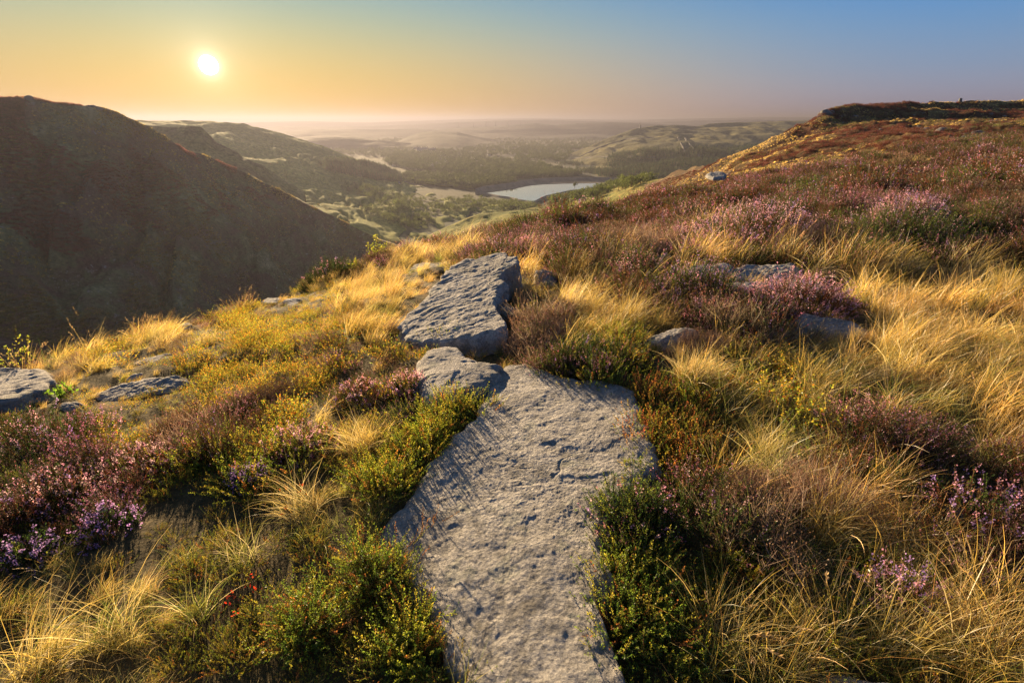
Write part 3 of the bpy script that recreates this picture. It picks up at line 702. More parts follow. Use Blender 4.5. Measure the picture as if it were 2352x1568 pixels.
def leaves(acc, P, D, length, width, col, nrm=None):
    """diamond leaves at P along D"""
    n = len(P); D = unit(D)
    if nrm is None: nrm = rng.normal(size=(n, 3))
    s = unit(np.cross(D, nrm)); u = unit(np.cross(s, D))
    l = length[:,None]; w_ = width[:,None]*.5
    V = np.stack([P, P+D*l*.5+s*w_+u*l*.06, P+D*l, P+D*l*.5-s*w_+u*l*.06], 1)
    Fc = np.arange(n*4).reshape(n, 4)
    acc.add(V, Fc, np.repeat(col[:,None], 4, 1))
def pickc(n, cols, probs, var=.15):
    c = np.array(cols, float)[rng.choice(len(cols), n, p=np.array(probs)/np.sum(probs))]
    return c*np.exp(rng.normal(0, var, (n, 1)))
STRAW = (.70, .50, .17); GOLD = (.76, .52, .12); PALE = (.80, .64, .32); GRN = (.15, .20, .04); OLIVE = (.28, .27, .07); RUSTY = (.38, .19, .07)
def grass(acc, n, rad, l0, l1, wid, lean=(.05, .5), bend=(.3, 1.3), az=None, azs=1.6, cols=None, probs=None, K=5, green_base=.5, center=(0, 0, 0), seeds=0):
    a = rng.uniform(0, 6.28, n); r = rad*np.sqrt(rng.uniform(0, 1, n))
    base = np.stack([r*np.cos(a), r*np.sin(a), -.02+0*r], -1)+np.array(center)
    az_ = rng.uniform(0, 6.28, n) if az is None else az+rng.normal(0, azs, n)
    ln = rng.uniform(l0, l1, n)*rng.choice([1, .6, .8], n)
    P = curves(base, az_, rng.uniform(*lean, n)+(rng.uniform(0, 1, n) < .25)*rng.uniform(0, .8, n), rng.uniform(*bend, n), ln, K)
    c1 = pickc(n, cols or [STRAW, GOLD, PALE, OLIVE, RUSTY], probs or [4, 4, 3, 1, .6], .3)
    c0 = c1*(1-green_base)+np.array(GRN)*green_base
    ribbons(acc, P, np.full(n, wid)*rng.uniform(.7, 1.3, n), c0, c1)
    if seeds:
        m = rng.choice(n, seeds, replace=False); T = P[m, -1]; B = P[m, -2]
        for k in range(14):
            f = k/14; q = T*(1-f*.9)+B*f*.9; D = unit(T-B)+rng.normal(0, .35, T.shape)
            leaves(acc, q, D, np.full(len(m), .012), np.full(len(m), .004), pickc(len(m), [(.42, .28, .13), (.55, .4, .2)], [1, 1]))
def heather(acc_f, acc_b, acc_s, base, dirs, length, leafc, bloom, bloomc, k_leaf=22, k_fl=12, lsz=.006, fsz=.006, stemw=.0022, stemc=(.10, .06, .035)):
    """upright sprigs from base along dirs; bloom (n,) 0..1 share of the top in flower"""
    n = len(base); up = np.array([0, 0, 1.])
    t = np.linspace(0, 1, 4); cur = rng.normal(0, .12, (n, 3)); D = unit(dirs)
    P = base[:,None]+(D[:,None]*t[None,:,None]+(cur+up*.12)[:,None]*(t**2)[None,:,None])*length[:,None,None]
    c = np.tile(np.array(stemc), (n, 1))*rng.uniform(.6, 1.3, (n, 1)); ribbons(acc_s, P, np.full(n, stemw), c, c, .4)
    def at(f):
        x = np.clip(f, 0, .999)*3; i = x.astype(int); u = (x-i)[:,None]; j = np.arange(len(f)) % n
        return P[ids, i]*(1-u)+P[ids, i+1]*u
    ids = np.repeat(np.arange(n), k_leaf); f = rng.uniform(.25, 1, n*k_leaf); f = np.where(bloom[ids] > .05, f*(1-bloom[ids]*.55), f)
    q = at(f); d = D[ids]+rng.normal(0, .6, q.shape)
    leaves(acc_f, q+rng.normal(0, .25*lsz, q.shape), d, lsz*rng.uniform(.8, 1.5, len(q)), lsz*.45*rng.uniform(.7, 1.3, len(q)), leafc[ids]*rng.uniform(.7, 1.4, (len(q), 1)))
    fl = np.where(bloom > .05)[0]
    if len(fl) and k_fl:
        ids = np.repeat(fl, k_fl); f = 1-rng.uniform(0, 1, len(ids))*bloom[ids]*.6
        q = at(f); d = D[ids]*.5+rng.normal(0, .7, q.shape)
        leaves(acc_b, q+rng.normal(0, .4*fsz, q.shape), d, fsz*rng.uniform(.8, 1.3, len(q)), fsz*.8*rng.uniform(.7, 1.3, len(q)), bloomc[ids]*rng.uniform(.75, 1.3, (len(q), 1)))
G_DK = (.045, .085, .018); G_MD = (.085, .13, .025); G_YL = (.24, .26, .035); G_BR = (.11, .06, .022); G_RS = (.21, .07, .025); G_GY = (.16, .105, .06)
PINK = (.62, .30, .40); LILA = (.42, .26, .54); ROSE = (.70, .32, .34)
def dome_dirs(n, rx, ry, h, spread=.8):
    a = rng.uniform(0, 6.28, n); r = np.sqrt(rng.uniform(0, 1, n))
    b = np.stack([r*np.cos(a)*rx, r*np.sin(a)*ry, 0*r], -1)
    z = h*(1-r**2.2)
    d = np.stack([np.cos(a)*r*spread, np.sin(a)*r*spread, 1+0*r], -1)
    return b, z, d, r
def crow(acc_f, acc_s, base, dirs, length, col, kn=34, ns=.0065):
    """crowberry shoots: creeping stems ringed with short needles"""
    n = len(base); D = unit(dirs); t = np.linspace(0, 1, 5); cur = rng.normal(0, .25, (n, 3)); up = np.array([0, 0, .35])
    P = base[:,None]+(D[:,None]*t[None,:,None]+(cur+up)[:,None]*(t**2)[None,:,None])*length[:,None,None]
    c = np.tile(np.array((.13, .07, .035)), (n, 1)); ribbons(acc_s, P, np.full(n, .0018), c, c, .3)
    ids = np.repeat(np.arange(n), kn); f = np.tile(np.linspace(.28, 1, kn), n)+rng.uniform(-.01, .01, n*kn)
    x = np.clip(f, 0, .999)*4; i = x.astype(int); u = (x-i)[:,None]; q = P[ids, i]*(1-u)+P[ids, i+1]*u
    T = unit(P[ids, i+1]-P[ids, i]); rd = unit(np.cross(T, rng.normal(size=T.shape)))
    d = rd*.85+T*(.45+.8*(f > .93)[:,None])
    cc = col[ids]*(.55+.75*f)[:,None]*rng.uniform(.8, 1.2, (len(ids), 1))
    leaves(acc_f, q, d, ns*rng.uniform(.8, 1.2, len(q)), ns*.36+0*f, cc)
def bilb(acc_f, acc_s, base, dirs, length, cols, kl=10, ls=.011):
    n = len(base); D = unit(dirs); t = np.linspace(0, 1, 4); cur = rng.normal(0, .2, (n, 3))
    P = base[:,None]+(D[:,None]*t[None,:,None]+cur[:,None]*(t**2)[None,:,None])*length[:,None,None]
    c = np.tile(np.array((.16, .13, .03)), (n, 1)); ribbons(acc_s, P, np.full(n, .0022), c, c, .4)
    ids = np.repeat(np.arange(n), kl); f = rng.uniform(.3, 1, n*kl); x = np.clip(f, 0, .999)*3; i = x.astype(int); u = (x-i)[:,None]
    q = P[ids, i]*(1-u)+P[ids, i+1]*u; d = D[ids]*.6+rng.normal(0, .7, q.shape)
    leaves(acc_f, q, d, ls*rng.uniform(.7, 1.3, len(q)), ls*.55*rng.uniform(.8, 1.2, len(q)), cols(len(q)))
def twigs(acc, n, rad, h, w_=.0018, cols=((.26, .18, .12), (.36, .27, .19), (.17, .10, .07))):
    a = rng.uniform(0, 6.28, n); r = rad*np.sqrt(rng.uniform(0, 1, n)); base = np.stack([r*np.cos(a), r*np.sin(a), 0*r], -1)
    ln = rng.uniform(.5, 1, n)*h; P = curves(base, a+rng.normal(0, .8, n), rng.uniform(.1, .9, n), rng.uniform(-.3, .6, n), ln, 4)
    c = pickc(n, cols, [1]*len(cols)); ribbons(acc, P, np.full(n, w_), c, c, .6)
    for k in range(5):
        i = rng.integers(1, 4, n); b = P[np.arange(n), i]; l2 = ln*rng.uniform(.2, .5, n)
        Q = curves(b, rng.uniform(0, 6.28, n), rng.uniform(.2, 1.1, n), rng.uniform(-.3, .3, n), l2, 2); ribbons(acc, Q, np.full(n, w_*.6), c, c*1.1, .6)
        leaves(acc, Q[:, -1], rng.normal(size=(n, 3))+np.array([0, 0, 1]), np.full(n, .006), np.full(n, .004), pickc(n, [(.33, .2, .12), (.24, .13, .07)], [1, 1]))

# prototypes (kept out of the scene's own collection; used by the ground-cover point clouds)
PROTO = {}
def proto(kind, k, fn):
    c = bpy.data.collections.new('source_'+kind); PROTO[kind] = c
    for i in range(k):
        me = fn(i); o = bpy.data.objects.new('%s_%02d' % (kind, i), me); c.objects.link(o)
WIND = R(80)          # grass leans to the right (bearing from +Y towards +X)
def p_gold(i):
    a = Acc(); grass(a, 95, .085, .18, .42, .0034, (.05, .55), (.4, 1.3), WIND, .9, green_base=.45, seeds=3); return a.mesh('g', M_grassI)
def p_sparse(i):
    a = Acc(); grass(a, 60, .07, .14, .36, .0024, (.05, .7), (.5, 1.7), WIND if i % 2 else None, 1.2, cols=[STRAW, PALE, OLIVE, GRN, GOLD], probs=[3, 2, 4, 3, 2], green_base=.7); return a.mesh('s', M_grassI)
def p_goldfar(i):
    a = Acc(); grass(a, 90, .16, .18, .36, .008, (.05, .6), (.4, 1.2), WIND, .9, green_base=.3, K=3); return a.mesh('gf', M_grassI)
def p_seed(i):
    a = Acc(); grass(a, 9, .08, .35, .6, .0018, (.05, .35), (.2, .9), WIND, .8, cols=[RUSTY, STRAW], probs=[1, 2], green_base=.1, seeds=9); return a.mesh('sd', M_grassI)
def p_heath(bl, leafcols, probs, n, rx, h, lsz, fsz, kl, kf, sw):
    def fn(i):
        a = Acc(); b, z, d, r = dome_dirs(n, rx, rx, h*.55)
        ln = h*rng.uniform(.45, .75, n); b[:,2] = z*rng.uniform(.4, 1, n)
        bloom = np.where(rng.uniform(0, 1, n) < bl, rng.uniform(.4, 1, n), 0)
        heather(a, a, a, b, d+rng.normal(0, .25, d.shape), ln, pickc(n, leafcols, probs, .25), bloom, pickc(n, [(.56, .20, .31), (.36, .20, .48), (.60, .24, .25), (.60, .36, .38)], [4, 1.2, 3, 4], .25), kl, kf, lsz, fsz, sw)
        return a.mesh('h', M_leafI)
    return fn
proto('gold', 6, p_gold); proto('sparse', 6, p_sparse); proto('goldfar', 4, p_goldfar); proto('seed', 4, p_seed)
proto('pink', 4, p_heath(.6, [G_MD, G_DK, G_BR, G_RS], [4, 3, 3, 2], 95, .13, .26, .0075, .0075, 26, 12, .002))
proto('brown', 4, p_heath(.12, [G_BR, G_RS, G_GY, G_MD], [4, 3, 3, 2], 95, .13, .24, .0075, .0075, 28, 8, .002))
proto('dark', 4, p_heath(.18, [G_MD, G_DK, G_YL, G_BR], [4, 5, 2, 1], 110, .13, .22, .0075, .0075, 30, 8, .002))
proto('pinkfar', 4, p_heath(.5, [G_MD, G_BR, G_RS], [2, 3, 3], 90, .26, .34, .018, .020, 12, 8, .004))
proto('brownfar', 4, p_heath(.15, [G_BR, G_RS, G_GY, G_MD], [4, 4, 3, 2], 90, .26, .34, .018, .018, 14, 6, .004))
proto('darkfar', 4, p_heath(.15, [G_MD, G_DK, G_YL, G_BR], [4, 3, 3, 2], 90, .26, .32, .018, .018, 14, 6, .004))
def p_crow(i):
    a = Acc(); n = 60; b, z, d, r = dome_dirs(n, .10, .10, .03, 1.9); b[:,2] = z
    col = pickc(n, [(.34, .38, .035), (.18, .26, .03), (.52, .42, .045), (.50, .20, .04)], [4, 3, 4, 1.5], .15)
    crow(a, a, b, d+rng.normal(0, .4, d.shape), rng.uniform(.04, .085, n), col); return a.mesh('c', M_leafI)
def p_crowo(i):
    a = Acc(); n = 60; b, z, d, r = dome_dirs(n, .10, .10, .03, 1.9); b[:,2] = z
    col = pickc(n, [(.22, .24, .03), (.42, .22, .04), (.45, .14, .04), (.30, .28, .04)], [3, 3, 2, 3], .15)
    crow(a, a, b, d+rng.normal(0, .4, d.shape), rng.uniform(.04, .085, n), col); return a.mesh('c', M_leafI)
bc = lambda n: pickc(n, [(.50, .46, .05), (.24, .32, .035), (.70, .46, .05), (.66, .24, .03), (.50, .08, .03)], [4, 4, 3, 2, .5], .2)
def p_bilb(i):
    a = Acc(); n = 42; b, z, d, r = dome_dirs(n, .10, .10, .06, .8); b[:,2] = z*.5
    bilb(a, a, b, d+rng.normal(0, .3, d.shape), rng.uniform(.07, .15, n), bc, 11); return a.mesh('b', M_leafI)
def p_twig(i):
    a = Acc(); twigs(a, 80, .11, .2); return a.mesh('t', M_leafI)
proto('crow', 5, p_crow); proto('crowo', 3, p_crowo); proto('bilb', 5, p_bilb); proto('twig', 4, p_twig)

def cloud(name, kinds, pts, rot, scl, tnt, label, cat):
    """one stuff object: a point per clump, geometry nodes put a source clump on each"""
    me = bpy.data.meshes.new(name); me.vertices.add(len(pts)); me.vertices.foreach_set('co', pts.astype(np.float32).ravel())
    def at(nm, ty, arr, key):
        a = me.attributes.new(nm, ty, 'POINT'); a.data.foreach_set(key, np.ascontiguousarray(arr).ravel())
    at('rot', 'FLOAT_VECTOR', rot.astype(np.float32), 'vector'); at('scl', 'FLOAT', scl.astype(np.float32), 'value')
    t4 = np.ones((len(pts), 4), np.float32); t4[:, :3] = tnt; at('tint', 'FLOAT_COLOR', t4, 'color')
    o = link(name, me)
    c = PROTO[kinds]; at('pick', 'INT', rng.integers(0, len(c.objects), len(pts)).astype(np.int32), 'value')
    ng = bpy.data.node_groups.new(name, 'GeometryNodeTree')
    ng.interface.new_socket('Geometry', in_out='INPUT', socket_type='NodeSocketGeometry'); ng.interface.new_socket('Geometry', in_out='OUTPUT', socket_type='NodeSocketGeometry')
    n = ng.nodes; gi = n.new('NodeGroupInput'); go = n.new('NodeGroupOutput'); ip = n.new('GeometryNodeInstanceOnPoints'); ci = n.new('GeometryNodeCollectionInfo')
    ci.inputs['Collection'].default_value = c; ci.inputs['Separate Children'].default_value = True; ci.inputs['Reset Children'].default_value = True
    def na(nm, ty):
        k = n.new('GeometryNodeInputNamedAttribute'); k.data_type = ty; k.inputs['Name'].default_value = nm; return k.outputs[0]
    lk = ng.links.new
    lk(gi.outputs[0], ip.inputs['Points']); lk(ci.outputs[0], ip.inputs['Instance']); ip.inputs['Pick Instance'].default_value = True
    lk(na('pick', 'INT'), ip.inputs['Instance Index'])
    er = n.new('FunctionNodeEulerToRotation'); lk(na('rot', 'FLOAT_VECTOR'), er.inputs[0]); lk(er.outputs[0], ip.inputs['Rotation'])
    lk(na('scl', 'FLOAT'), ip.inputs['Scale']); lk(ip.outputs[0], go.inputs[0])
    md = o.modifiers.new('cover', 'NODES'); md.node_group = ng
    return tag(o, label, cat, kind='stuff')

# ------------------------------------------------------------------ what grows where
ZW, ZH, ZY = 98, 73, 400
ZMAP = """
..............rhhhhrrrrr
.........rrrhrrrhhkrhhkr
........rggrhhddghddkkkr
.....dgggg..ggghkgggggdg
...gdbbbgg.cdggghhhgggg.
gdbgbbbbgbcgdgcggdsggggg
gggbbbbbhd..dkkkssbsgggg
bbbbbdbbbhcc..ccossgssgg
krbbdhbggccc...oosssrrsg
kchccccgcccc...cossssrsr
chhcccsssccc..ckksddgghh
rchccccssccc..kkkdssgghr
hssscccccccc..ckkcsssghr
sssscccccccc..ccccssssss
sssscccccccc..ccssssssgg
sssscccccccc..ccsssssggg
""".strip().split('\n')
ZM = np.array([list(r.ljust(24, 'g')) for r in ZMAP])
def zone(px, py):
    jx = rng.normal(0, .33, px.shape); jy = rng.normal(0, .33, px.shape)
    i = np.floor((py-ZY)/ZH+jy).astype(int); j = np.floor(px/ZW+jx).astype(int)
    up = i < 0
    z = ZM[np.clip(i, 0, 15), np.clip(j, 0, 23)].copy()
    u = rng.uniform(0, 1, px.shape)
    z[up] = np.where(u[up] < .30, 'r', np.where(u[up] < .5, 'd', np.where(u[up] < .66, 'h', np.where(u[up] < .8, 'k', 'g'))))
    z[(py > 1600)] = 's'; z[px > 2700] = np.where(u[px > 2700] < .6, 'g', 'r')
    return z
def scatter_pts(dens, r0, r1, az0=-1.25, az1=1.4):
    area = .5*(az1-az0)*(r1*r1-r0*r0); n = int(dens*area)
    r = np.sqrt(rng.uniform(r0*r0, r1*r1, n)); a = rng.uniform(az0, az1, n)
    x = r*np.sin(a); y = r*np.cos(a)
    return x, y
def build_zone(dens, r0, r1, far=False):
    x, y = scatter_pts(dens, r0, r1)
    # clumpy: thin out by a noise so that gaps and swells show
    nz = fbm2(x, y, .45+0*x, 2, 31); nz2 = fbm2(x, y, 1.6+0*x, 2, 37)
    keep = rng.uniform(0, 1, x.shape) < np.clip(.85+.5*nz, .25, 1); x, y, nz, nz2 = x[keep], y[keep], nz[keep], nz2[keep]
    z = ground_z(x, y); P = np.stack([x, y, z], -1); px, py, dep = project(P)
    m = (dep > .2) & (px > -1300) & (px < 5200) & (py < 3200) & ~on_rock(x, y)
    return P[m], px[m], py[m], nz[m], nz2[m]
OUTC = {}
RBOX = []
for Pk, _k in ROCKS:
    if len(Pk) > 600: continue
    zc = ground_z(Pk[:,0], Pk[:,1]); a_, b_, _d = project(np.column_stack([Pk, zc+.05])); RBOX.append((a_.min(), a_.max(), b_.min(), b_.max()))
def emit(kind, P, scl, tilt=.12, tnt=(1, 1, 1), tv=.15, align=False):
    n = len(P)
    if not n: return
    rz = rng.normal(0, .35, n) if align else rng.uniform(0, 6.28, n)
    rot = np.stack([rng.normal(0, tilt, n), rng.normal(0, tilt, n), rz], -1)
    if kind[:4] in ('pink', 'brow', 'dark'): tnt = tuple(.70*v_ for v_ in tnt)
    t = np.array(tnt)*np.exp(rng.normal(0, tv, (n, 1)))*np.exp(rng.normal(0, tv*.35, (n, 3)))
    OUTC.setdefault(kind, []).append((P, rot, scl*np.exp(rng.normal(0, .18, n)), t))
def fill(P, px, py, nz, nz2, k=1.0, far=False):
    z = zone(px, py); r = np.hypot(P[:,0], P[:,1]); u = rng.uniform(0, 1, len(P))
    k = k*np.interp(px, [0, 850, 1050], [.62, .62, 1])*np.ones(len(P)) if not far else k*np.ones(len(P))
    pn = nz2*1.0+.4*nz; u = np.clip((.68*u+.32*(.5+.75*pn)) if not far else (.36*u+.64*(.5+.9*fbm2(P[:,0], P[:,1], 3.2+0*r, 2, 51)+.25*pn)), 0, .9999)
    hum = fbm2(P[:,0], P[:,1], .8+.25*np.clip(r/12, 0, 3), 2, 57)
    shrub = np.isin(z, ['h', 'r', 'k', 'd']); k = np.where(shrub, k*np.clip(1+.85*hum, .45, 1.6), k*(1+.2*nz2)); u = np.where(shrub & (hum < (-.30 if far else -.55)), 2, u)
    # plants shortened in front of each stone so it shows from the camera
    dep = project(P)[2]; Hp = .30*F/dep; sup = np.ones(len(P))
    for x0, x1, y0, y1 in RBOX:
        m_ = (px > x0-12) & (px < x1+12) & (py > y0) & (py < y1+Hp*.6)
        sup[m_] = np.minimum(sup[m_], .5)
    k = k*sup
    def s(m, p): return m & (u < p)
    def pts(m, dz=0): return P[m]+np.array([0, 0, dz])
    if not far:
        g_ = z == 'g'; m = g_ & (u < .55); emit('gold', pts(m), k[m]*(.9+.25*nz2[m]), align=True, tnt=(1.05, 1, .95))
        m = g_ & (u > .55) & (u < .66); emit('sparse', pts(m), k[m])
        m = g_ & (u > .66) & (u < .70); emit('twig', pts(m), k[m]*.8)
        m = g_ & (u > .97); emit('seed', pts(m), k[m])
        s_ = z == 's'; m = s_ & (u < .52); emit('sparse', pts(m), k[m]*.9, align=True)
        m = s_ & (u > .52) & (u < .68); emit('gold', pts(m), k[m]*.72, align=True, tnt=(.9, .9, .85))
        m = s_ & (u > .68) & (u < .88); emit('crow', pts(m), k[m]*1.1)
        m = s_ & (u > .88) & (u < .94); emit('twig', pts(m), k[m]*.8)
        m = s_ & (u > .985); emit('seed', pts(m), k[m])
        b_ = z == 'b'; m = b_ & (u < .62); emit('bilb', pts(m), k[m]*1.15, tnt=(1.1, 1.05, 1))
        m = b_ & (u > .62) & (u < .74); emit('sparse', pts(m), k[m]*.8)
        m = b_ & (u > .74) & (u < .84); emit('dark', pts(m), k[m]*.6)
        m = b_ & (u > .84) & (u < .97); emit('twig', pts(m), k[m]*.8)
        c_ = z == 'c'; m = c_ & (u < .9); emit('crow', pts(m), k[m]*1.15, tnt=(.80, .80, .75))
        m = c_ & (u > .9) & (u < .94); emit('sparse', pts(m), k[m]*.75)
        m = c_ & (u > .94) & (u < .96); emit('twig', pts(m), k[m]*.7)
        o_ = z == 'o'; m = o_ & (u < .7); emit('crowo', pts(m), k[m]*1.15)
        m = o_ & (u > .7); emit('sparse', pts(m), k[m]*.8, align=True)
        h_ = z == 'h'; m = h_ & (u < .34); emit('pink', pts(m), k[m]*.85)
        m = h_ & (u > .34) & (u < .62); emit('brown', pts(m), k[m]*.8); m = h_ & (u > .62) & (u < .93); emit('dark', pts(m), k[m]*.8)
        r_ = z == 'r'; m = r_ & (u < .5); emit('brown', pts(m), k[m]*.85); m = r_ & (u > .5) & (u < .6); emit('pink', pts(m), k[m]*.8)
        m = r_ & (u > .6) & (u < .72); emit('twig', pts(m), k[m]); m = r_ & (u > .72) & (u < .95); emit('dark', pts(m), k[m]*.8)
        k_ = z == 'k'; m = k_ & (u < .7); emit('dark', pts(m), k[m]*.9); m = k_ & (u > .7) & (u < .8); emit('pink', pts(m), k[m]*.8)
        m = k_ & (u > .8) & (u < .9); emit('crow', pts(m), k[m])
        d_ = z == 'd'; m = d_ & (u < .45); emit('twig', pts(m), k[m]*1.1); m = d_ & (u > .45) & (u < .7); emit('brown', pts(m), k[m]*.8)
        m = d_ & (u > .7) & (u < .85); emit('sparse', pts(m), k[m]*.9)
    else:
        g_ = z == 'g'; m = g_ & (u < .7); emit('goldfar', pts(m), k[m], align=True)
        m = g_ & (u > .7) & (u < .8); emit('brownfar', pts(m), k[m]*.8)
        for zz, a_, b_, c_, d_ in (('h', .38, .36, .22, .04), ('r', .07, .56, .25, .10), ('k', .10, .20, .66, .03), ('d', .06, .60, .08, .22)):
            q = z == zz
            e1, e2, e3, e4 = np.cumsum((a_, b_, c_, d_))
            m = q & (u < e1); emit('pinkfar', pts(m), k[m]*.95, tv=.22)
            m = q & (u > e1) & (u < e2); emit('brownfar', pts(m), k[m]*.95, tv=.25)
            m = q & (u > e2) & (u < e3); emit('darkfar', pts(m), k[m]*.95, tv=.22)
            m = q & (u > e3) & (u < e4); emit('goldfar', pts(m), k[m]*.8, align=True, tnt=(.8, .65, .55))
        q = np.isin(z, ['b', 's', 'c', 'o']); emit('goldfar', pts(q), k[q], align=True)
for dens, r0, r1, k in ((260, .35, 2.2, .62), (170, 2.2, 4.2, .78), (110, 4.2, 8.5, .92), (60, 8.5, 12.5, 1.1)):
    fill(*build_zone(dens, r0, r1), k=k)
for dens, r0, r1, k in ((34, 12, 20, .85), (20, 20, 34, 1.0), (11, 34, 62, 1.2)):
    fill(*build_zone(dens, r0, r1), k=k, far=True)
LAB = {'gold': ('long_grass', 'long golden moor grass leaning in the wind', 'grass'), 'sparse': ('thin_grass', 'thin straw and green grass mixed through the low plants', 'grass'),
 'goldfar': ('distant_grass', 'pale grass between the heather further up the slope', 'grass'), 'seed': ('seed_heads', 'rusty grass seed heads on tall thin stalks', 'grass'),
 'pink': ('flowering_heather', 'pink flowering heather cover', 'heather'), 'brown': ('brown_heather', 'rusty brown heather cover past flowering', 'heather'), 'dark': ('green_heather', 'dark green heather cover', 'heather'),
 'pinkfar': ('distant_flowering_heather', 'pink flowering heather on the slope further away', 'heather'), 'brownfar': ('distant_brown_heather', 'rusty brown heather on the slope further away', 'heather'), 'darkfar': ('distant_green_heather', 'green heather on the slope further away', 'heather'),
 'crow': ('crowberry', 'creeping yellow green crowberry cover', 'crowberry'), 'crowo': ('orange_crowberry', 'orange tipped crowberry cover right of the slab', 'crowberry'), 'bilb': ('bilberry', 'yellow and orange leaved bilberry cover on the left slope', 'bilberry'), 'twig': ('dry_twigs', 'dead grey brown twigs among the plants', 'twigs')}
for k, v in OUTC.items():
    P, ro, s_, t_ = [np.concatenate(a) for a in zip(*v)]
    cloud(LAB[k][0], k, P, ro, s_, t_, LAB[k][1], LAB[k][2])
    print('COVER', k, len(P))
# ------------------------------------------------------------------ single plants
def base_at(px, py):
    return hit1(px, py)
def plant(name, P, parts, label, cat, rz=0.):
    e = empty(name, Vector(P.tolist())); e.rotation_euler = (0, 0, rz); tag(e, label, cat)
    for nm, acc, mat in parts:
        if acc.n: link(nm, acc.mesh(nm, mat), e)
    return e
def heather_bush(px, py, wpx, hm, n, bloom, leafc, probs, label, bc_=None, squash=.8, ls=None, name='heather_bush'):
    P = base_at(px, py); dep = project(P)[2]; rx = wpx/2/F*dep; sc = min(1, max(.7, dep/3))
    b, z, d, r = dome_dirs(n, rx, rx*squash, hm*.6, .9); ln = hm*rng.uniform(.45, .75, n)*(1-.3*r); b[:,2] = z*rng.uniform(.5, 1, n)-.03
    b[:,2] += ground_z(b[:,0]+P[0], b[:,1]+P[1])-P[2]
    ls = ls or .0065*max(1, dep/3.2)**.8
    bl = np.where(rng.uniform(0, 1, n) < bloom, rng.uniform(.4, 1, n), 0)
    f, fl, st = Acc(), Acc(), Acc()
    heather(f, fl, st, b, d+rng.normal(0, .22, d.shape), ln, pickc(n, leafc, probs, .25), bl, pickc(n, bc_ or [PINK, LILA, ROSE, (.75, .5, .52)], [1]*len(bc_) if bc_ else [4, 2, 2, 3], .2), 26, 12, ls, ls*1.05, .0022)
    return plant(name, P, [('foliage', f, M_leaf), ('flowers', fl, M_leaf), ('stems', st, M_stem)], label, 'heather')
BRN = ([G_BR, G_RS, G_MD, G_GY], [4, 3, 2, 2]); GRE = ([G_MD, G_DK, G_YL], [4, 4, 1]); MIX = ([G_MD, G_BR, G_RS, G_DK], [4, 3, 2, 2])
heather_bush(1335, 838, 200, .17, 700, .10, *GRE, 'dark green heather cushion overhanging the head of the big slab', [LILA, (.7, .5, .55)])
heather_bush(1592, 690, 190, .32, 800, .35, *GRE, 'green heather bush with dull lilac spikes left of the pink cushion', [LILA, (.5, .25, .3)])
heather_bush(1822, 705, 235, .27, 900, .7, *BRN, 'rounded pink flowering heather cushion in front of the flat topped block')
heather_bush(1700, 575, 340, .50, 1500, .55, *MIX, 'large pink and rust heather mound rising behind the flat topped block')
heather_bush(1868, 640, 75, .20, 260, .2, *MIX, 'small round heather at the right end of the flat topped block')
heather_bush(758, 620, 130, .30, 620, .04, [G_DK, (.04, .05, .015), (.07, .05, .02)], [2, 3, 2], 'dark low bush alone on the skyline left of the wedge boulder')
heather_bush(2030, 560, 330, .45, 1100, .12, *GRE, 'broad dark green heather bush behind the long golden grass')
heather_bush(1960, 470, 260, .45, 900, .3, *GRE, 'green heather with purple tops left of the pale flat slab')
heather_bush(2075, 530, 150, .42, 700, .85, *BRN, 'bright pink heather clump below the pale flat slab')
heather_bush(1300, 545, 190, .34, 800, .35, *BRN, 'rusty heather above the wedge boulder with rose tips', [ROSE, PINK])
heather_bush(1205, 590, 70, .28, 360, .9, *BRN, 'rose pink heather tuft touching the top of the wedge boulder', [ROSE, PINK])
heather_bush(1140, 525, 110, .38, 420, .05, *BRN, 'dark rusty heather clump on the skyline above the wedge boulder')
heather_bush(1015, 560, 130, .30, 460, .1, *BRN, 'brown heather strip at the left end of the heather skyline')
heather_bush(1480, 500, 200, .42, 700, .1, *BRN, 'dark brown heather hummock in the middle of the slope')
heather_bush(1530, 450, 120, .42, 420, .7, *MIX, 'pink heather hummock below the reservoir side skyline')
heather_bush(2290, 430, 170, .6, 600, .1, *BRN, 'rust red heather hummock at the right edge')
heather_bush(2068, 400, 110, .7, 500, 0, [G_GY, (.36, .22, .13)], [2, 2], 'pale fawn dome of faded heather high on the right')
heather_bush(1815, 480, 200, .4, 700, .8, *MIX, 'purple flowering heather patch in mid slope')
heather_bush(945, 900, 90, .14, 240, .6, *MIX, 'little pink heather at the left side of the cracked slab piece')
heather_bush(1440, 1215, 170, .19, 560, .10, [G_MD, G_YL, G_DK], [4, 2, 2], 'fresh green heather leaning over the right side of the slab')
heather_bush(1455, 1110, 70, .12, 260, .02, [G_YL, G_MD], [3, 2], 'bright yellow green heather tuft at the slab right edge')
heather_bush(2230, 1230, 240, .20, 360, .38, *MIX, 'purple heather around the weathered stone near the right edge', [LILA, PINK])
heather_bush(2050, 1390, 110, .16, 130, .8, [G_BR, G_MD], [1, 1], 'few purple heather spikes among the grass low on the right', [LILA, PINK])
heather_bush(130, 1155, 230, .15, 460, .5, *MIX, 'pink heather patch at the left edge above the dark hollow')
heather_bush(330, 1090, 240, .15, 460, .55, *BRN, 'faded pink heather band on the left', [(.6, .4, .4), PINK])
heather_bush(250, 1225, 120, .12, 150, .6, *GRE, 'vivid purple heather clump in the lower left', [LILA, (.55, .3, .6)])
heather_bush(70, 1285, 110, .12, 120, .5, *GRE, 'lilac heather sprigs at the left edge lower down', [LILA])
heather_bush(690, 1030, 160, .12, 300, .6, *BRN, 'pale pink heather left of the golden tussock', [(.65, .42, .45), PINK])
heather_bush(575, 1115, 70, .12, 120, .7, *GRE, 'small mauve heather sprig among crowberry', [LILA])
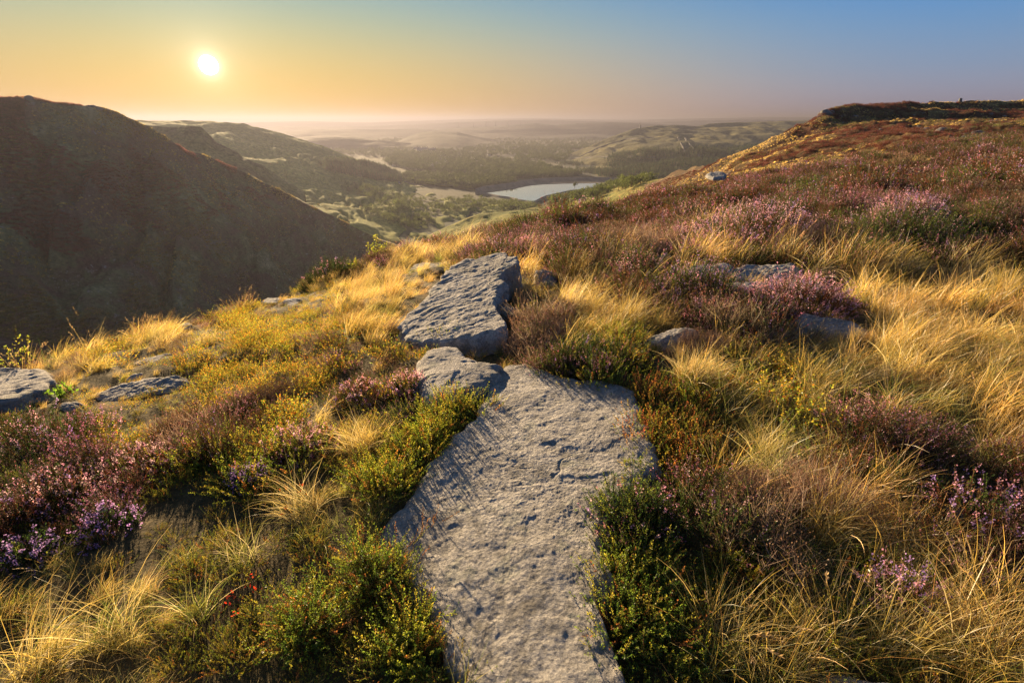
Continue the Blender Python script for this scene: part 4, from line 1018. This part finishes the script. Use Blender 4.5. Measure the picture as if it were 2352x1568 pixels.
heather_bush(830, 915, 120, .13, 240, .5, *BRN, 'sparse pink heather left of the cracked slab piece')
heather_bush(90, 1040, 280, .22, 700, .15, [G_BR, G_MD, G_DK], [4, 2, 2], 'brown green heather mass at the left edge below the flat slab')
def dry_bush(px, py, wpx, h, n, label):
    P = base_at(px, py); dep = project(P)[2]; rx = wpx/2/F*dep; a = Acc(); k = max(1, int(n/60))
    for _ in range(k):
        q = Acc(); twigs(q, 60, rx*.35, h, .0022*max(1, dep/3)); off = rng.normal(0, rx*.42, 3)*np.array([1, .8, 0])
        off[2] = float(ground_z(P[0]+off[0], P[1]+off[1]))-P[2]
        for v, f_, c in zip(q.V, q.F, q.C): a.add(v+off, f_-f_.min(), c)
    return plant('dry_shrub', P, [('twigs', a, M_stem)], label, 'shrub')
dry_bush(1390, 590, 240, .34, 1500, 'grey brown mound of dry heather twigs right of the wedge boulder')
dry_bush(1860, 575, 260, .36, 1500, 'silvery grey mound of dead heather beside the large pink mound')
dry_bush(1250, 790, 190, .16, 700, 'tangle of dead twigs and litter at the foot of the wedge boulder')
dry_bush(1620, 800, 120, .14, 360, 'dead branching twigs behind the rounded rock')
dry_bush(1680, 1190, 200, .15, 600, 'brown dry heather patch right of the slab')
dry_bush(610, 930, 160, .14, 400, 'dull brown dry patch in the middle of the left slope')

def crow_cushion(px, py, wpx, hm, n, cols, probs, label, squash=1.0, sp=1.4, ns=.0065):
    P = base_at(px, py); dep = project(P)[2]; rx = wpx/2/F*dep
    b, z, d, r = dome_dirs(n, rx, rx*squash, hm, sp); b[:,2] = z*rng.uniform(.7, 1, n); d = d*np.array([1.5, 1.5, 1])
    lc = rng.uniform(-1, 1, (9, 2))*rx*.72*np.array([1, squash]); li = rng.integers(0, 9, n); b[:, :2] = lc[li]+b[:, :2]*rng.uniform(.22, .42, 9)[li][:,None]
    b[:,2] += np.maximum(ground_z(b[:,0]+P[0], b[:,1]+P[1])-P[2], -.05)
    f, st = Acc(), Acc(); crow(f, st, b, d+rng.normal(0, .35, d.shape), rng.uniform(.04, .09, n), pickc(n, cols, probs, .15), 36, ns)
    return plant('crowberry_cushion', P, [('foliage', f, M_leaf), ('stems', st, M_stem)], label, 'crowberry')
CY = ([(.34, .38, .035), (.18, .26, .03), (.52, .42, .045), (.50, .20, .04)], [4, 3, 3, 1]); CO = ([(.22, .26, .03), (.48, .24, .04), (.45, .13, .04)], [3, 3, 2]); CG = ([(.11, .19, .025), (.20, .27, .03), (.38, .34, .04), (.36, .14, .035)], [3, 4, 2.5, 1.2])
crow_cushion(1045, 950, 180, .04, 520, *CY, 'yellow green crowberry spilling over the slab beside the crack')
crow_cushion(985, 1010, 190, .04, 520, *CY, 'crowberry cushion against the upper left side of the slab')
crow_cushion(890, 1110, 170, .04, 420, *CY, 'crowberry on the left slab side halfway down')
crow_cushion(860, 1330, 150, .05, 300, *CG, 'crowberry mass left of the slab in the lower half')  # greener leaves; the darker tone also paints in the lower left's shade
crow_cushion(950, 1480, 170, .04, 320, *CY, 'mixed green and orange crowberry at the lower left side of the slab')
crow_cushion(690, 1460, 170, .04, 300, *CG, 'crowberry shoots in the shaded lower left')  # greener and darker too, with shade put into the leaf colour
crow_cushion(640, 1080, 240, .04, 460, *CY, 'sunlit crowberry behind the pale grass on the left')
crow_cushion(1495, 925, 100, .04, 260, *CO, 'orange tipped crowberry at the top right corner of the slab')
crow_cushion(1490, 1020, 110, .04, 300, *CO, 'orange and green crowberry creeping over the right slab edge')
crow_cushion(1555, 1060, 130, .04, 300, *CO, 'rust orange crowberry away from the right slab edge')
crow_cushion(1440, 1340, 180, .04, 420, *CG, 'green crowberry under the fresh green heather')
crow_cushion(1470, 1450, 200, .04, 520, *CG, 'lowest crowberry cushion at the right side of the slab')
crow_cushion(1050, 790, 140, .03, 360, *CY, 'crowberry strip between the wedge boulder and the cracked slab piece', .5)
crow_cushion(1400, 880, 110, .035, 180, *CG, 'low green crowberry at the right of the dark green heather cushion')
crow_cushion(460, 1060, 170, .04, 320, *CY, 'yellow crowberry among the pink heather band')

def tussock(px, py, rad, n, l0, l1, label, az=WIND, azs=1.0, cols=None, probs=None, lean=(.05, .6), bend=(.4, 1.5), gb=.45, w_=None, seeds=0):
    P = base_at(px, py); dep = project(P)[2]; a = Acc()
    grass(a, n, rad, l0, l1, w_ or .0015*max(1, dep/1.6)**.6, lean, bend, az, azs, cols, probs, 6, gb, seeds=seeds)
    return plant('grass_tussock', P, [('blades', a, M_grass)], label, 'grass')
PL = ([PALE, STRAW, OLIVE], [4, 3, 1])
tussock(1590, 885, .07, 520, .15, .32, 'pale straw tussock right of the dark green heather cushion', azs=1.3, cols=PL[0], probs=PL[1])
tussock(832, 1035, .06, 520, .14, .27, 'golden tussock standing up among heather left of the slab', None, cols=[GOLD, PALE, STRAW], probs=[4, 3, 2])
tussock(250, 1470, .06, 240, .16, .34, 'big green and straw tussock fanned out in the lower left', None, cols=[STRAW, OLIVE, PALE, GRN], probs=[3, 3, 2, 2], bend=(.6, 1.9))
tussock(90, 1540, .05, 200, .16, .34, 'straw tussock at the lower left corner', R(60), 1.3, bend=(.8, 1.9))
tussock(452, 1420, .03, 110, .12, .26, 'thin grey green tussock in the lower left shade', None, cols=[OLIVE, PALE, GRN], probs=[3, 2, 2], bend=(.2, 1.2))
tussock(700, 1180, .06, 300, .13, .26, 'pale arching grass above the dark crowberry', R(-80), 1.2, cols=PL[0], probs=PL[1], bend=(.6, 1.9))
tussock(560, 1290, .04, 130, .12, .24, 'thin arching grass in the dark of the left', None, cols=[OLIVE, PALE], probs=[2, 2], bend=(.4, 1.6))
tussock(1640, 1480, .05, 240, .15, .32, 'straw tussock right of the lowest crowberry cushion', R(60), 1.2, bend=(.6, 1.8), seeds=8)
tussock(2240, 1540, .06, 340, .16, .34, 'dense golden tussock in the lower right corner', R(50), 1.1, bend=(.6, 1.8), seeds=6)
tussock(1900, 1500, .05, 200, .16, .34, 'loose arching straw tussock low on the right', R(40), 1.3, bend=(.6, 1.9), seeds=8)
tussock(1770, 1110, .06, 300, .13, .28, 'grey green fine tussock on the right', R(40), 1.2, cols=[OLIVE, PALE, GRN], probs=[3, 3, 2])
tussock(1900, 1220, .08, 460, .15, .30, 'thick sunlit golden tussock right of the brown dry patch', R(60), .9)
tussock(1850, 900, .09, 420, .18, .34, 'yellow green tussock in the middle of the right grass', R(60), 1.0, cols=[GOLD, OLIVE, STRAW], probs=[3, 2, 2])
tussock(1440, 745, .10, 420, .18, .36, 'bright golden tussock above the rounded rock', R(60), .9, cols=[GOLD, PALE], probs=[3, 2])
tussock(1300, 715, .10, 420, .18, .36, 'pale glowing tussock right of the sunk pale rock', R(60), .9, cols=[PALE, GOLD], probs=[3, 2])
tussock(1575, 600, .14, 420, .2, .4, 'golden tuft glowing at the foot of the large heather mound', R(60), 1.0, cols=[GOLD, PALE], probs=[4, 1])
tussock(2020, 640, .14, 560, .3, .48, 'tall glowing tussock right of the flat topped block', R(70), .7, cols=[GOLD, PALE], probs=[4, 2])
tussock(2200, 645, .16, 560, .3, .5, 'tall windswept tussock near the right edge', R(70), .7, cols=[GOLD, PALE], probs=[3, 3])
tussock(960, 560, .16, 400, .15, .3, 'golden tuft below the heather skyline left of the wedge boulder', R(80), 1.0)
tussock(830, 760, .12, 420, .12, .26, 'rusty golden tussock at the left foot of the wedge boulder', R(70), 1.0, cols=[GOLD, STRAW, RUSTY], probs=[3, 3, 1])
tussock(1130, 800, .04, 110, .08, .2, 'small straw tuft in the gap behind the crack', None)
tussock(480, 790, .09, 320, .12, .26, 'straw coloured tussock beside the narrow sloping rock', R(80), 1.0)
tussock(1215, 893, .018, 40, .015, .035, 'tiny dry orange grass tuft in the slab surface', None, cols=[(.5, .25, .1)], probs=[1], gb=0)
tussock(1190, 690, .05, 90, .22, .36, 'brown seed bearing stalks beside the wedge boulder', R(60), 1.2, cols=[RUSTY, STRAW], probs=[2, 1], gb=.1, seeds=40, bend=(.1, .7))
tussock(60, 830, .05, 60, .2, .36, 'thin seed stalks on the brow at the left edge', R(60), 1.4, cols=[RUSTY, STRAW], probs=[2, 1], gb=.1, seeds=24, bend=(.1, .7))
tussock(330, 770, .10, 80, .2, .34, 'wispy seed stalks along the left brow', R(60), 1.4, cols=[RUSTY, STRAW], probs=[2, 1], gb=.1, seeds=34, bend=(.1, .7))
tussock(560, 690, .10, 80, .2, .34, 'seed stalks catching light on the brow in front of the dark hill', R(60), 1.4, cols=[RUSTY, STRAW], probs=[2, 1], gb=.1, seeds=34, bend=(.1, .7))

def sapling(px, py, h, n, label, cols, ls=.03, spread=.5):
    P = base_at(px, py); st, lf = Acc(), Acc()
    m = 7; az = rng.uniform(0, 6.28, m); b = np.zeros((m, 3)); b[:, :2] = rng.normal(0, .04, (m, 2))
    ln = h*rng.uniform(.55, 1.05, m); C = curves(b, az, rng.uniform(.05, spread, m), rng.uniform(-.2, .4, m), ln, 6)
    c = np.tile(np.array((.12, .08, .04)), (m, 1)); ribbons(st, C, np.full(m, .008), c, c, .6)
    ids = rng.integers(0, m, n*5); f = rng.uniform(.3, 1, n*5); x = np.clip(f, 0, .99)*6; i = x.astype(int); u = (x-i)[:,None]
    q = C[ids, i]*(1-u)+C[ids, i+1]*u+rng.normal(0, .02+.04*h, (n*5, 3))*(1.1-f)[:,None]
    leaves(lf, q, rng.normal(0, 1, q.shape)+np.array([0, 0, .6]), ls*rng.uniform(.6, 1.2, len(q)), ls*.55*rng.uniform(.7, 1.2, len(q)), pickc(len(q), cols, [1]*len(cols), .2))
    return plant('sapling', P, [('leaves', lf, M_leaf), ('stems', st, M_stem)], label, 'sapling')
YG = [(.42, .42, .04), (.30, .36, .04), (.5, .42, .06)]
sapling(868, 578, .42, 50, 'yellow green leafy sapling on the skyline above the dark low bush', YG)
sapling(815, 585, .22, 30, 'lower yellow green shoot beside the leafy sapling on the skyline', YG)
sapling(68, 832, .36, 36, 'thin yellow leaved sapling on the brow at the far left', YG, .022, .25)
sapling(2030, 395, .7, 40, 'bright green shoots rising from the heather beside the fawn dome', YG, .05)
sapling(2290, 400, .6, 40, 'yellow green sapling among rusty heather near the right edge', YG, .05)
sapling(2110, 385, .5, 40, 'low green bilberry clump to the right of the fawn dome', [(.2, .3, .04), (.3, .34, .04)], .05, .8)
sapling(150, 915, .12, 14, 'bright green fern frond by the long sloping rock', [(.25, .42, .04)], .03, .5)
sapling(545, 1385, .07, 8, 'little plant with scarlet leaves in the lower left', [(.6, .05, .02), (.5, .1, .03)], .012, .7)
sapling(655, 1165, .09, 6, 'plant with orange red leaves behind the arching grass', [(.7, .12, .02), (.6, .2, .03)], .014, .7)
# the creeping shoot lying on the slab
a1, a2 = Acc(), Acc(); P = at_z(930, 1262, .06); Q = at_z(1028, 1185, .085); d = (Q-P); nn = 9
bb = P[None]*0+d[None]*np.linspace(0, .75, nn)[:,None]; dd = np.tile(d/np.linalg.norm(d), (nn, 1))+rng.normal(0, .35, (nn, 3))*np.array([1, 1, .3])
crow(a1, a2, bb, dd, np.linspace(.045, .06, nn), pickc(nn, [(.42, .2, .05), (.36, .34, .05)], [1, 1]), 30, .005)
plant('crowberry_shoot', P, [('needles', a1, M_leaf), ('stem', a2, M_stem)], 'single creeping shoot with a yellow tip lying on the slab', 'crowberry')

# ------------------------------------------------------------------ far things
def hill_cover(name, kind, G, cond, n, s0, s1, label, cat, tnt=(1, 1, 1)):
    F_ = G.reshape(-1, 3); x, y, _ = project(F_); m = np.where(cond(x, y, F_))[0]
    i = rng.choice(m, n); dd = np.hypot(F_[i, 0], F_[i, 1]); J = rng.normal(0, .012, (n, 2))*dd[:,None]
    nc = G.shape[1]; j = np.clip(i+rng.choice([1, nc, -1], n), 0, len(F_)-1); f = rng.uniform(0, 1, (n, 1)); P = F_[i]*(1-f)+F_[j]*f
    bad = np.linalg.norm(F_[i]-F_[j], axis=1) > 60; P[bad] = F_[i][bad]
    rot = np.stack([0*P[:,0], 0*P[:,0], rng.uniform(0, 6.28, n)], -1)
    return cloud(name, kind, P-np.array([0, 0, .1]), rot, rng.uniform(s0, s1, n), np.array(tnt)*np.exp(rng.normal(0, .25, (n, 1))), label, cat)
ME = PATCH['moor_edge']; fn = lambda F_, s_, sd: fbm2(F_[:,0], F_[:,1], s_+0*F_[:,0], 3, sd)
see = lambda x, y: (x < 2420) & (x > 1490)
hill_cover('moor_edge_heather', 'brownfar', ME, lambda x, y, F_: see(x, y) & (fn(F_, 22, 61) < .05), 8000, 1.2, 2.4, 'rusty heather clumps covering the right moor edge', 'heather', (.8, .5, .5))
hill_cover('moor_edge_grass', 'goldfar', ME, lambda x, y, F_: see(x, y) & (fn(F_, 22, 61) > -.02), 8000, .9, 2.0, 'straw coloured grass streaks on the right moor edge', 'grass', (1.2, 1.15, 1.0))
hill_cover('moor_edge_shrubs', 'darkfar', ME, lambda x, y, F_: see(x, y) & (fn(F_, 15, 67) > .25), 1200, 1.4, 2.8, 'green bilberry patches on the right moor edge', 'bilberry')
HD = PATCH['hill_dark']; se2 = lambda x, y: (x > -60) & (x < 960) & (y < 860)
hill_cover('dark_hill_heather', 'brownfar', HD, lambda x, y, F_: se2(x, y) & (fn(F_, 40, 71) < .0) & (F_[:,2] > -72), 7000, 2.5, 5, 'heather clumps covering the dark hill', 'heather', (1.9, 1.4, 1.5))
hill_cover('dark_hill_grass', 'goldfar', HD, lambda x, y, F_: se2(x, y) & (fn(F_, 40, 71) > .2), 4000, 2.5, 5, 'pale grass streaks on the dark hill', 'grass', (1.1, 1.1, .85))
hill_cover('dark_hill_bracken', 'darkfar', HD, lambda x, y, F_: se2(x, y) & (fn(F_, 55, 77) > .05), 8000, 2.5, 5, 'green bracken patches on the dark hill', 'bracken', (2.8, 2.4, 1.8))
hill_cover('ridge_shrubs', 'darkfar', PATCH['hill_ridge'], lambda x, y, F_: (x > 250) & (x < 1100) & (y > 330) & (fn(F_, 120, 81) > .1), 500, 3, 6, 'scattered gorse and bracken on the golden green ridge', 'bracken', (1.8, 1.6, 1.1))
def on_patch(name, px, py):
    G = PATCH[name].reshape(-1, 3); x, y, _ = project(G); return G[np.argmin((x-px)**2+(y-py)**2)].copy()
def tree_mesh(seed, conifer=False, n=170, parts=False):
    r_ = np.random.default_rng(seed); crown = Acc(); trunk = Acc()
    P = np.array([[[0, 0, -.05], [.01, 0, .2], [0, .02, .45], [.02, 0, .8]]]); c = np.array([[.09, .06, .04]])
    for k in range(3): ribbons(trunk, P, np.array([.06]), c, c, .7, side=np.array([[math.cos(k), math.sin(k), 0]]))
    if conifer:
        t = r_.uniform(.08, 1, n); a = r_.uniform(0, 6.28, n); rd = .24*(1-t)+.01; rd *= r_.uniform(.5, 1, n)
        q = np.stack([rd*np.cos(a), rd*np.sin(a), t], -1); D = np.stack([np.cos(a), np.sin(a), -.3+0*a], -1)
        col = np.array([(.03, .05, .02)])*r_.uniform(.6, 1.5, (n, 1)); ls = .13*(1.15-t)
    else:
        cl = r_.normal(0, .20, (9, 3))*np.array([1, 1, .75])+np.array([0, 0, .62]); k = r_.integers(0, 9, n)
        D = unit(r_.normal(size=(n, 3))); q = cl[k]+D*r_.uniform(.07, .16, (n, 1)); col = np.array([(.06, .075, .022)])*r_.uniform(.6, 1.6, (n, 1)); ls = np.full(n, .11)
        D = D+r_.normal(0, .5, D.shape)
    leaves(crown, q, D, ls*r_.uniform(.7, 1.3, n), ls*.8, col)
    return crown, trunk
def p_tree(i):
    c, t = tree_mesh(100+i); t.add(np.concatenate(c.V), np.concatenate(c.F)-0, np.concatenate(c.C)); return t.mesh('tree', M_leafI)
def p_con(i):
    c, t = tree_mesh(200+i, True); t.add(np.concatenate(c.V), np.concatenate(c.F)-0, np.concatenate(c.C)); return t.mesh('tree', M_leafI)
proto('broadleaf', 5, p_tree); proto('conifer', 4, p_con)
def region(name, poly, n):
    G = PATCH[name].reshape(-1, 3) if name in PATCH else None
    P = np.array(poly, float)
    if G is None:
        lo, hi = P.min(0), P.max(0); x = rng.uniform(lo[0], hi[0], n*3); y = rng.uniform(lo[1], hi[1], n*3)
        W_ = at_z(x, y, FLOOR+0*x); m = in_poly(x, y, P); W_ = W_[m][:n]
        return W_
    x, y, _ = project(G); m = np.where(in_poly(x, y, P))[0]
    if not len(m): return np.zeros((0, 3))
    q = G[rng.choice(m, n)]; sp_ = np.sqrt(((G[m].max(0)-G[m].min(0))[:2]**2).sum())*.01
    return q+rng.normal(0, 1, q.shape)*np.array([sp_, sp_, 0])
def wood(name, kind, regs, h0, h1, label, tnt=(1.5, 1.45, 1.2)):
    P = np.concatenate([region(*r) for r in regs]); n = len(P)
    rot = np.stack([0*P[:,0], 0*P[:,0], rng.uniform(0, 6.28, n)], -1)
    return cloud(name, kind, P+np.array([0, 0, -.3]), rot, rng.uniform(h0, h1, n), np.array(tnt)*np.exp(rng.normal(0, .2, (n, 1))), label, 'wood')
wood('broadleaf_wood', 'broadleaf', [
 ('hill_ridge', [(785,438),(795,422),(850,432),(920,452),(980,460),(1060,458),(1110,450),(1160,460),(1240,476),(1245,488),(1180,490),(1080,482),(1000,492),(920,488),(860,462)], 620),
 ('hill_ridge', [(930,422),(945,412),(1030,426),(1090,438),(1096,444),(1000,430)], 120),
 ('hill_ridge', [(820,480),(900,478),(990,500),(1000,520),(930,525),(860,500)], 130),
 ('hill_spur', [(1235,470),(1260,452),(1330,444),(1400,430),(1470,414),(1500,416),(1480,426),(1400,445),(1330,462),(1270,474)], 170)], 6, 12, 'broadleaf woods filling the valley beside the reservoir')
wood('valley_wood', 'broadleaf', [
 ('f', [(880,378),(940,392),(1060,402),(1180,412),(1260,412),(1330,405),(1240,378),(1120,365),(1000,352),(900,352)], 2200),
 ('f', [(930,404),(1060,408),(1180,418),(1180,428),(1090,436),(1000,425),(925,412)], 800),
 ('f', [(700,345),(900,340),(1200,345),(1200,358),(900,365),(760,355)], 900),
 ('f', [(1200,340),(1330,338),(1300,372),(1180,372)], 400),
 ('f', [(620,322),(900,316),(1200,318),(1420,322),(1400,345),(1200,345),(900,345),(640,345)], 3500)], 11, 20, 'hazy tree cover spread over the far valley floor', (.9, .9, .9))
wood('plantation', 'conifer', [
 ('hill_ridge', [(740,372),(830,375),(880,388),(915,405),(920,416),(880,418),(850,410),(800,402),(750,392)], 1500),
 ('hill_obelisk', [(1425,352),(1500,345),(1700,340),(1860,330),(1900,420),(1700,424),(1560,418),(1430,410),(1370,402),(1290,402),(1300,392),(1400,388),(1400,365)], 3800),
 ('hill_obelisk', [(1240,372),(1330,376),(1330,384),(1250,386)], 220)], 12, 20, 'dark conifer plantations on the hillsides round the reservoir')
def single_tree(px, py, h, label, patchname, dz=0):
    P = on_patch(patchname, px, py) if patchname else at_z(px, py, FLOOR+4.)
    c, t = tree_mesh(int(px), n=420); e = empty('tree', Vector(P.tolist())); e.scale = (h, h, h); tag(e, label, 'tree')
    link('crown', c.mesh('crown', M_leaf), e); link('trunk', t.mesh('trunk', M_stem), e); return e
single_tree(1320, 431, 14, 'lone round tree standing on the near shore of the reservoir', None)
def house(P, s, rz, label, group=None, name='house', wallc=None, rows=1):
    e = empty(name, Vector(P.tolist())); e.rotation_euler = (0, 0, rz); e.scale = (s, s, s); tag(e, label, name, group)
    wv = np.array([(x, y, z) for x in (-1, 1) for y in (-.55, .55) for z in (-.2, .9)]+[(-1, 0, 1.35), (1, 0, 1.35)], float)
    Fq = np.array([(0,1,3,2),(4,6,7,5),(0,4,5,1),(2,3,7,6)]); Tq = np.array([(1,8,3),(5,7,9)])
    link('wall', mk_mesh('wall', wv, [Fq, Tq], mat=M_hwall), e)
    rv = np.array([(-1.08, -.65, .82), (1.08, -.65, .82), (-1.08, 0, 1.42), (1.08, 0, 1.42), (-1.08, .65, .82), (1.08, .65, .82)], float); rv2 = rv-np.array([0, 0, .06])
    link('roof', mk_mesh('roof', np.concatenate([rv, rv2]), np.array([(0,1,3,2),(2,3,5,4),(6,8,9,7),(8,10,11,9),(0,6,7,1),(4,5,11,10),(0,2,8,6),(2,4,10,8),(1,7,9,3),(3,9,11,5)]), mat=M_roof), e)
    cv = np.array([(x, y, z) for x in (.6, .75) for y in (-.08, .08) for z in (1.2, 1.65)], float)
    link('chimney', mk_mesh('chimney', cv, np.array([(0,1,3,2),(4,6,7,5),(0,4,5,1),(2,3,7,6),(1,5,7,3)]), mat=M_hwall), e); return e
t = NT('house_wall'); t.bsdf((.72, .68, .6), .8); M_hwall = t.m
t = NT('slate_roof'); t.bsdf((.16, .15, .15), .5); M_roof = t.m
house(on_patch('hill_ridge', 914, 426), 5.5, .3, 'small white farmhouse alone on the green slope left of the reservoir', name='farmhouse')
house(on_patch('hill_ridge', 922, 426), 3.5, 1.3, 'low white barn next to the farmhouse', name='barn')
for k in range(34):
    px = rng.normal(1040, 50); py = rng.normal(375, 10)
    house(at_z(px, py, FLOOR), rng.uniform(5, 10), rng.uniform(0, 3.1), 'pale house of the small town on the hazy valley floor', 'houses of the valley town')
for k in range(4):
    house(at_z(rng.uniform(955, 1000), rng.uniform(347, 352), FLOOR), 16, rng.uniform(0, .6), 'long pale mill building at the far side of the valley town', 'mill buildings', name='mill')
# obelisk on its hill
P = on_patch('hill_obelisk', 1471, 294); M_ob = M_rockd
e = empty('obelisk', Vector(P.tolist())); tag(e, 'thin dark obelisk on the hill beyond the reservoir', 'obelisk')
def frustum(name, w0, w1, z0, z1, par, mat):
    v = []
    for w_, z in ((w0, z0), (w1, z1)): v += [(-w_, -w_, z), (w_, -w_, z), (w_, w_, z), (-w_, w_, z)]
    return link(name, mk_mesh(name, np.array(v, float), np.array([(0,1,5,4),(1,2,6,5),(2,3,7,6),(3,0,4,7),(4,5,6,7),(3,2,1,0)]), mat=mat), par)
frustum('plinth', 4.5, 4, -3, 3, e, M_ob); frustum('shaft', 2.6, 1.7, 3, 19, e, M_ob); frustum('cap', 1.7, .15, 19, 22, e, M_ob)
# masts on the hazy ridge
t = NT('mast_steel'); t.bsdf((.12, .12, .13), .6); M_mast = t.m
for px, ht in ((1052,62),(1088,50),(1118,46),(1140,60),(1168,46),(1195,50)):
    P = on_patch('hill_hazy_ridge', px, 290); e = empty('pylon', Vector(P.tolist())); tag(e, 'tiny lattice pylon on the hazy ridge, one of a line', 'pylon', 'pylons along the hazy ridge')
    frustum('tower', 3.5, 1.2, -3, ht, e, M_mast)
    for z in (.62, .78, .93):
        v = np.array([(x, y, ht*z+d_) for x in (-9, 9) for y in (-.6, .6) for d_ in (-.6, .6)]); link('arm', mk_mesh('arm', v, np.array([(0,1,3,2),(4,6,7,5),(0,4,5,1),(2,3,7,6),(0,2,6,4),(1,5,7,3)]), mat=M_mast), e)
# cairn on the right skyline
P = on_patch('moor_edge', 2205, 234)
o = link('cairn', lump(77, 1, 1.3)); o.name = 'cairn'; o.location = P+np.array([0, 0, .3]); o.scale = (.6, .6, .9); tag(o, 'small dark cairn standing on the flat right skyline', 'cairn')
# dry stone walls draped over the obelisk hill and the fields
M_wallf = gritstone('wall_stone', .3)
def drystone(patchname, pts, label, h=1.8, w_=1.6):
    xs = np.array(pts, float); n = 50; tt = np.linspace(0, len(xs)-1, n); X = np.interp(tt, range(len(xs)), xs[:,0]); Y = np.interp(tt, range(len(xs)), xs[:,1])
    if patchname: G = PATCH[patchname]; gx, gy, _ = project(G); P = np.array([G.reshape(-1, 3)[np.argmin(((gx-x)**2+(gy-y)**2).ravel())] for x, y in zip(X, Y)])
    else: P = at_z(X, Y, FLOOR+0*X)
    for _ in range(3): P[1:-1] = (P[:-2]+P[1:-1]*2+P[2:])/4
    d = np.gradient(P, axis=0); s = np.stack([-d[:,1], d[:,0], 0*d[:,0]], -1); s = unit(s)*w_/2
    up = np.array([0, 0, 1.]); rows = [P-s-up*2, P-s*.8+up*h*rng.uniform(.85, 1.1, (n, 1)), P+s*.8+up*h, P+s-up*2]
    return tag(link('dry_stone_wall', mk_mesh('dry_stone_wall', np.concatenate(rows), grid_faces(4, n), mat=M_wallf)), label, 'wall')
drystone('hill_obelisk', [(1240,368),(1300,366),(1370,362),(1450,362),(1560,364)], 'long dark field wall crossing the foot of the obelisk hill', 4, 4)
drystone('hill_obelisk', [(1330,362),(1380,338),(1440,320),(1500,318)], 'field wall climbing diagonally to the obelisk', 4, 4)
drystone('hill_obelisk', [(1557,316),(1566,335),(1580,360)], 'left one of two steep walls below the hill summit', 4, 4)
drystone('hill_obelisk', [(1572,318),(1590,340),(1606,362)], 'right one of two steep walls below the hill summit', 4, 4)
drystone('hill_ridge', [(930,418),(985,436),(1040,446),(1085,447)], 'field wall along the green pasture left of the reservoir', 2.5, 2.5)
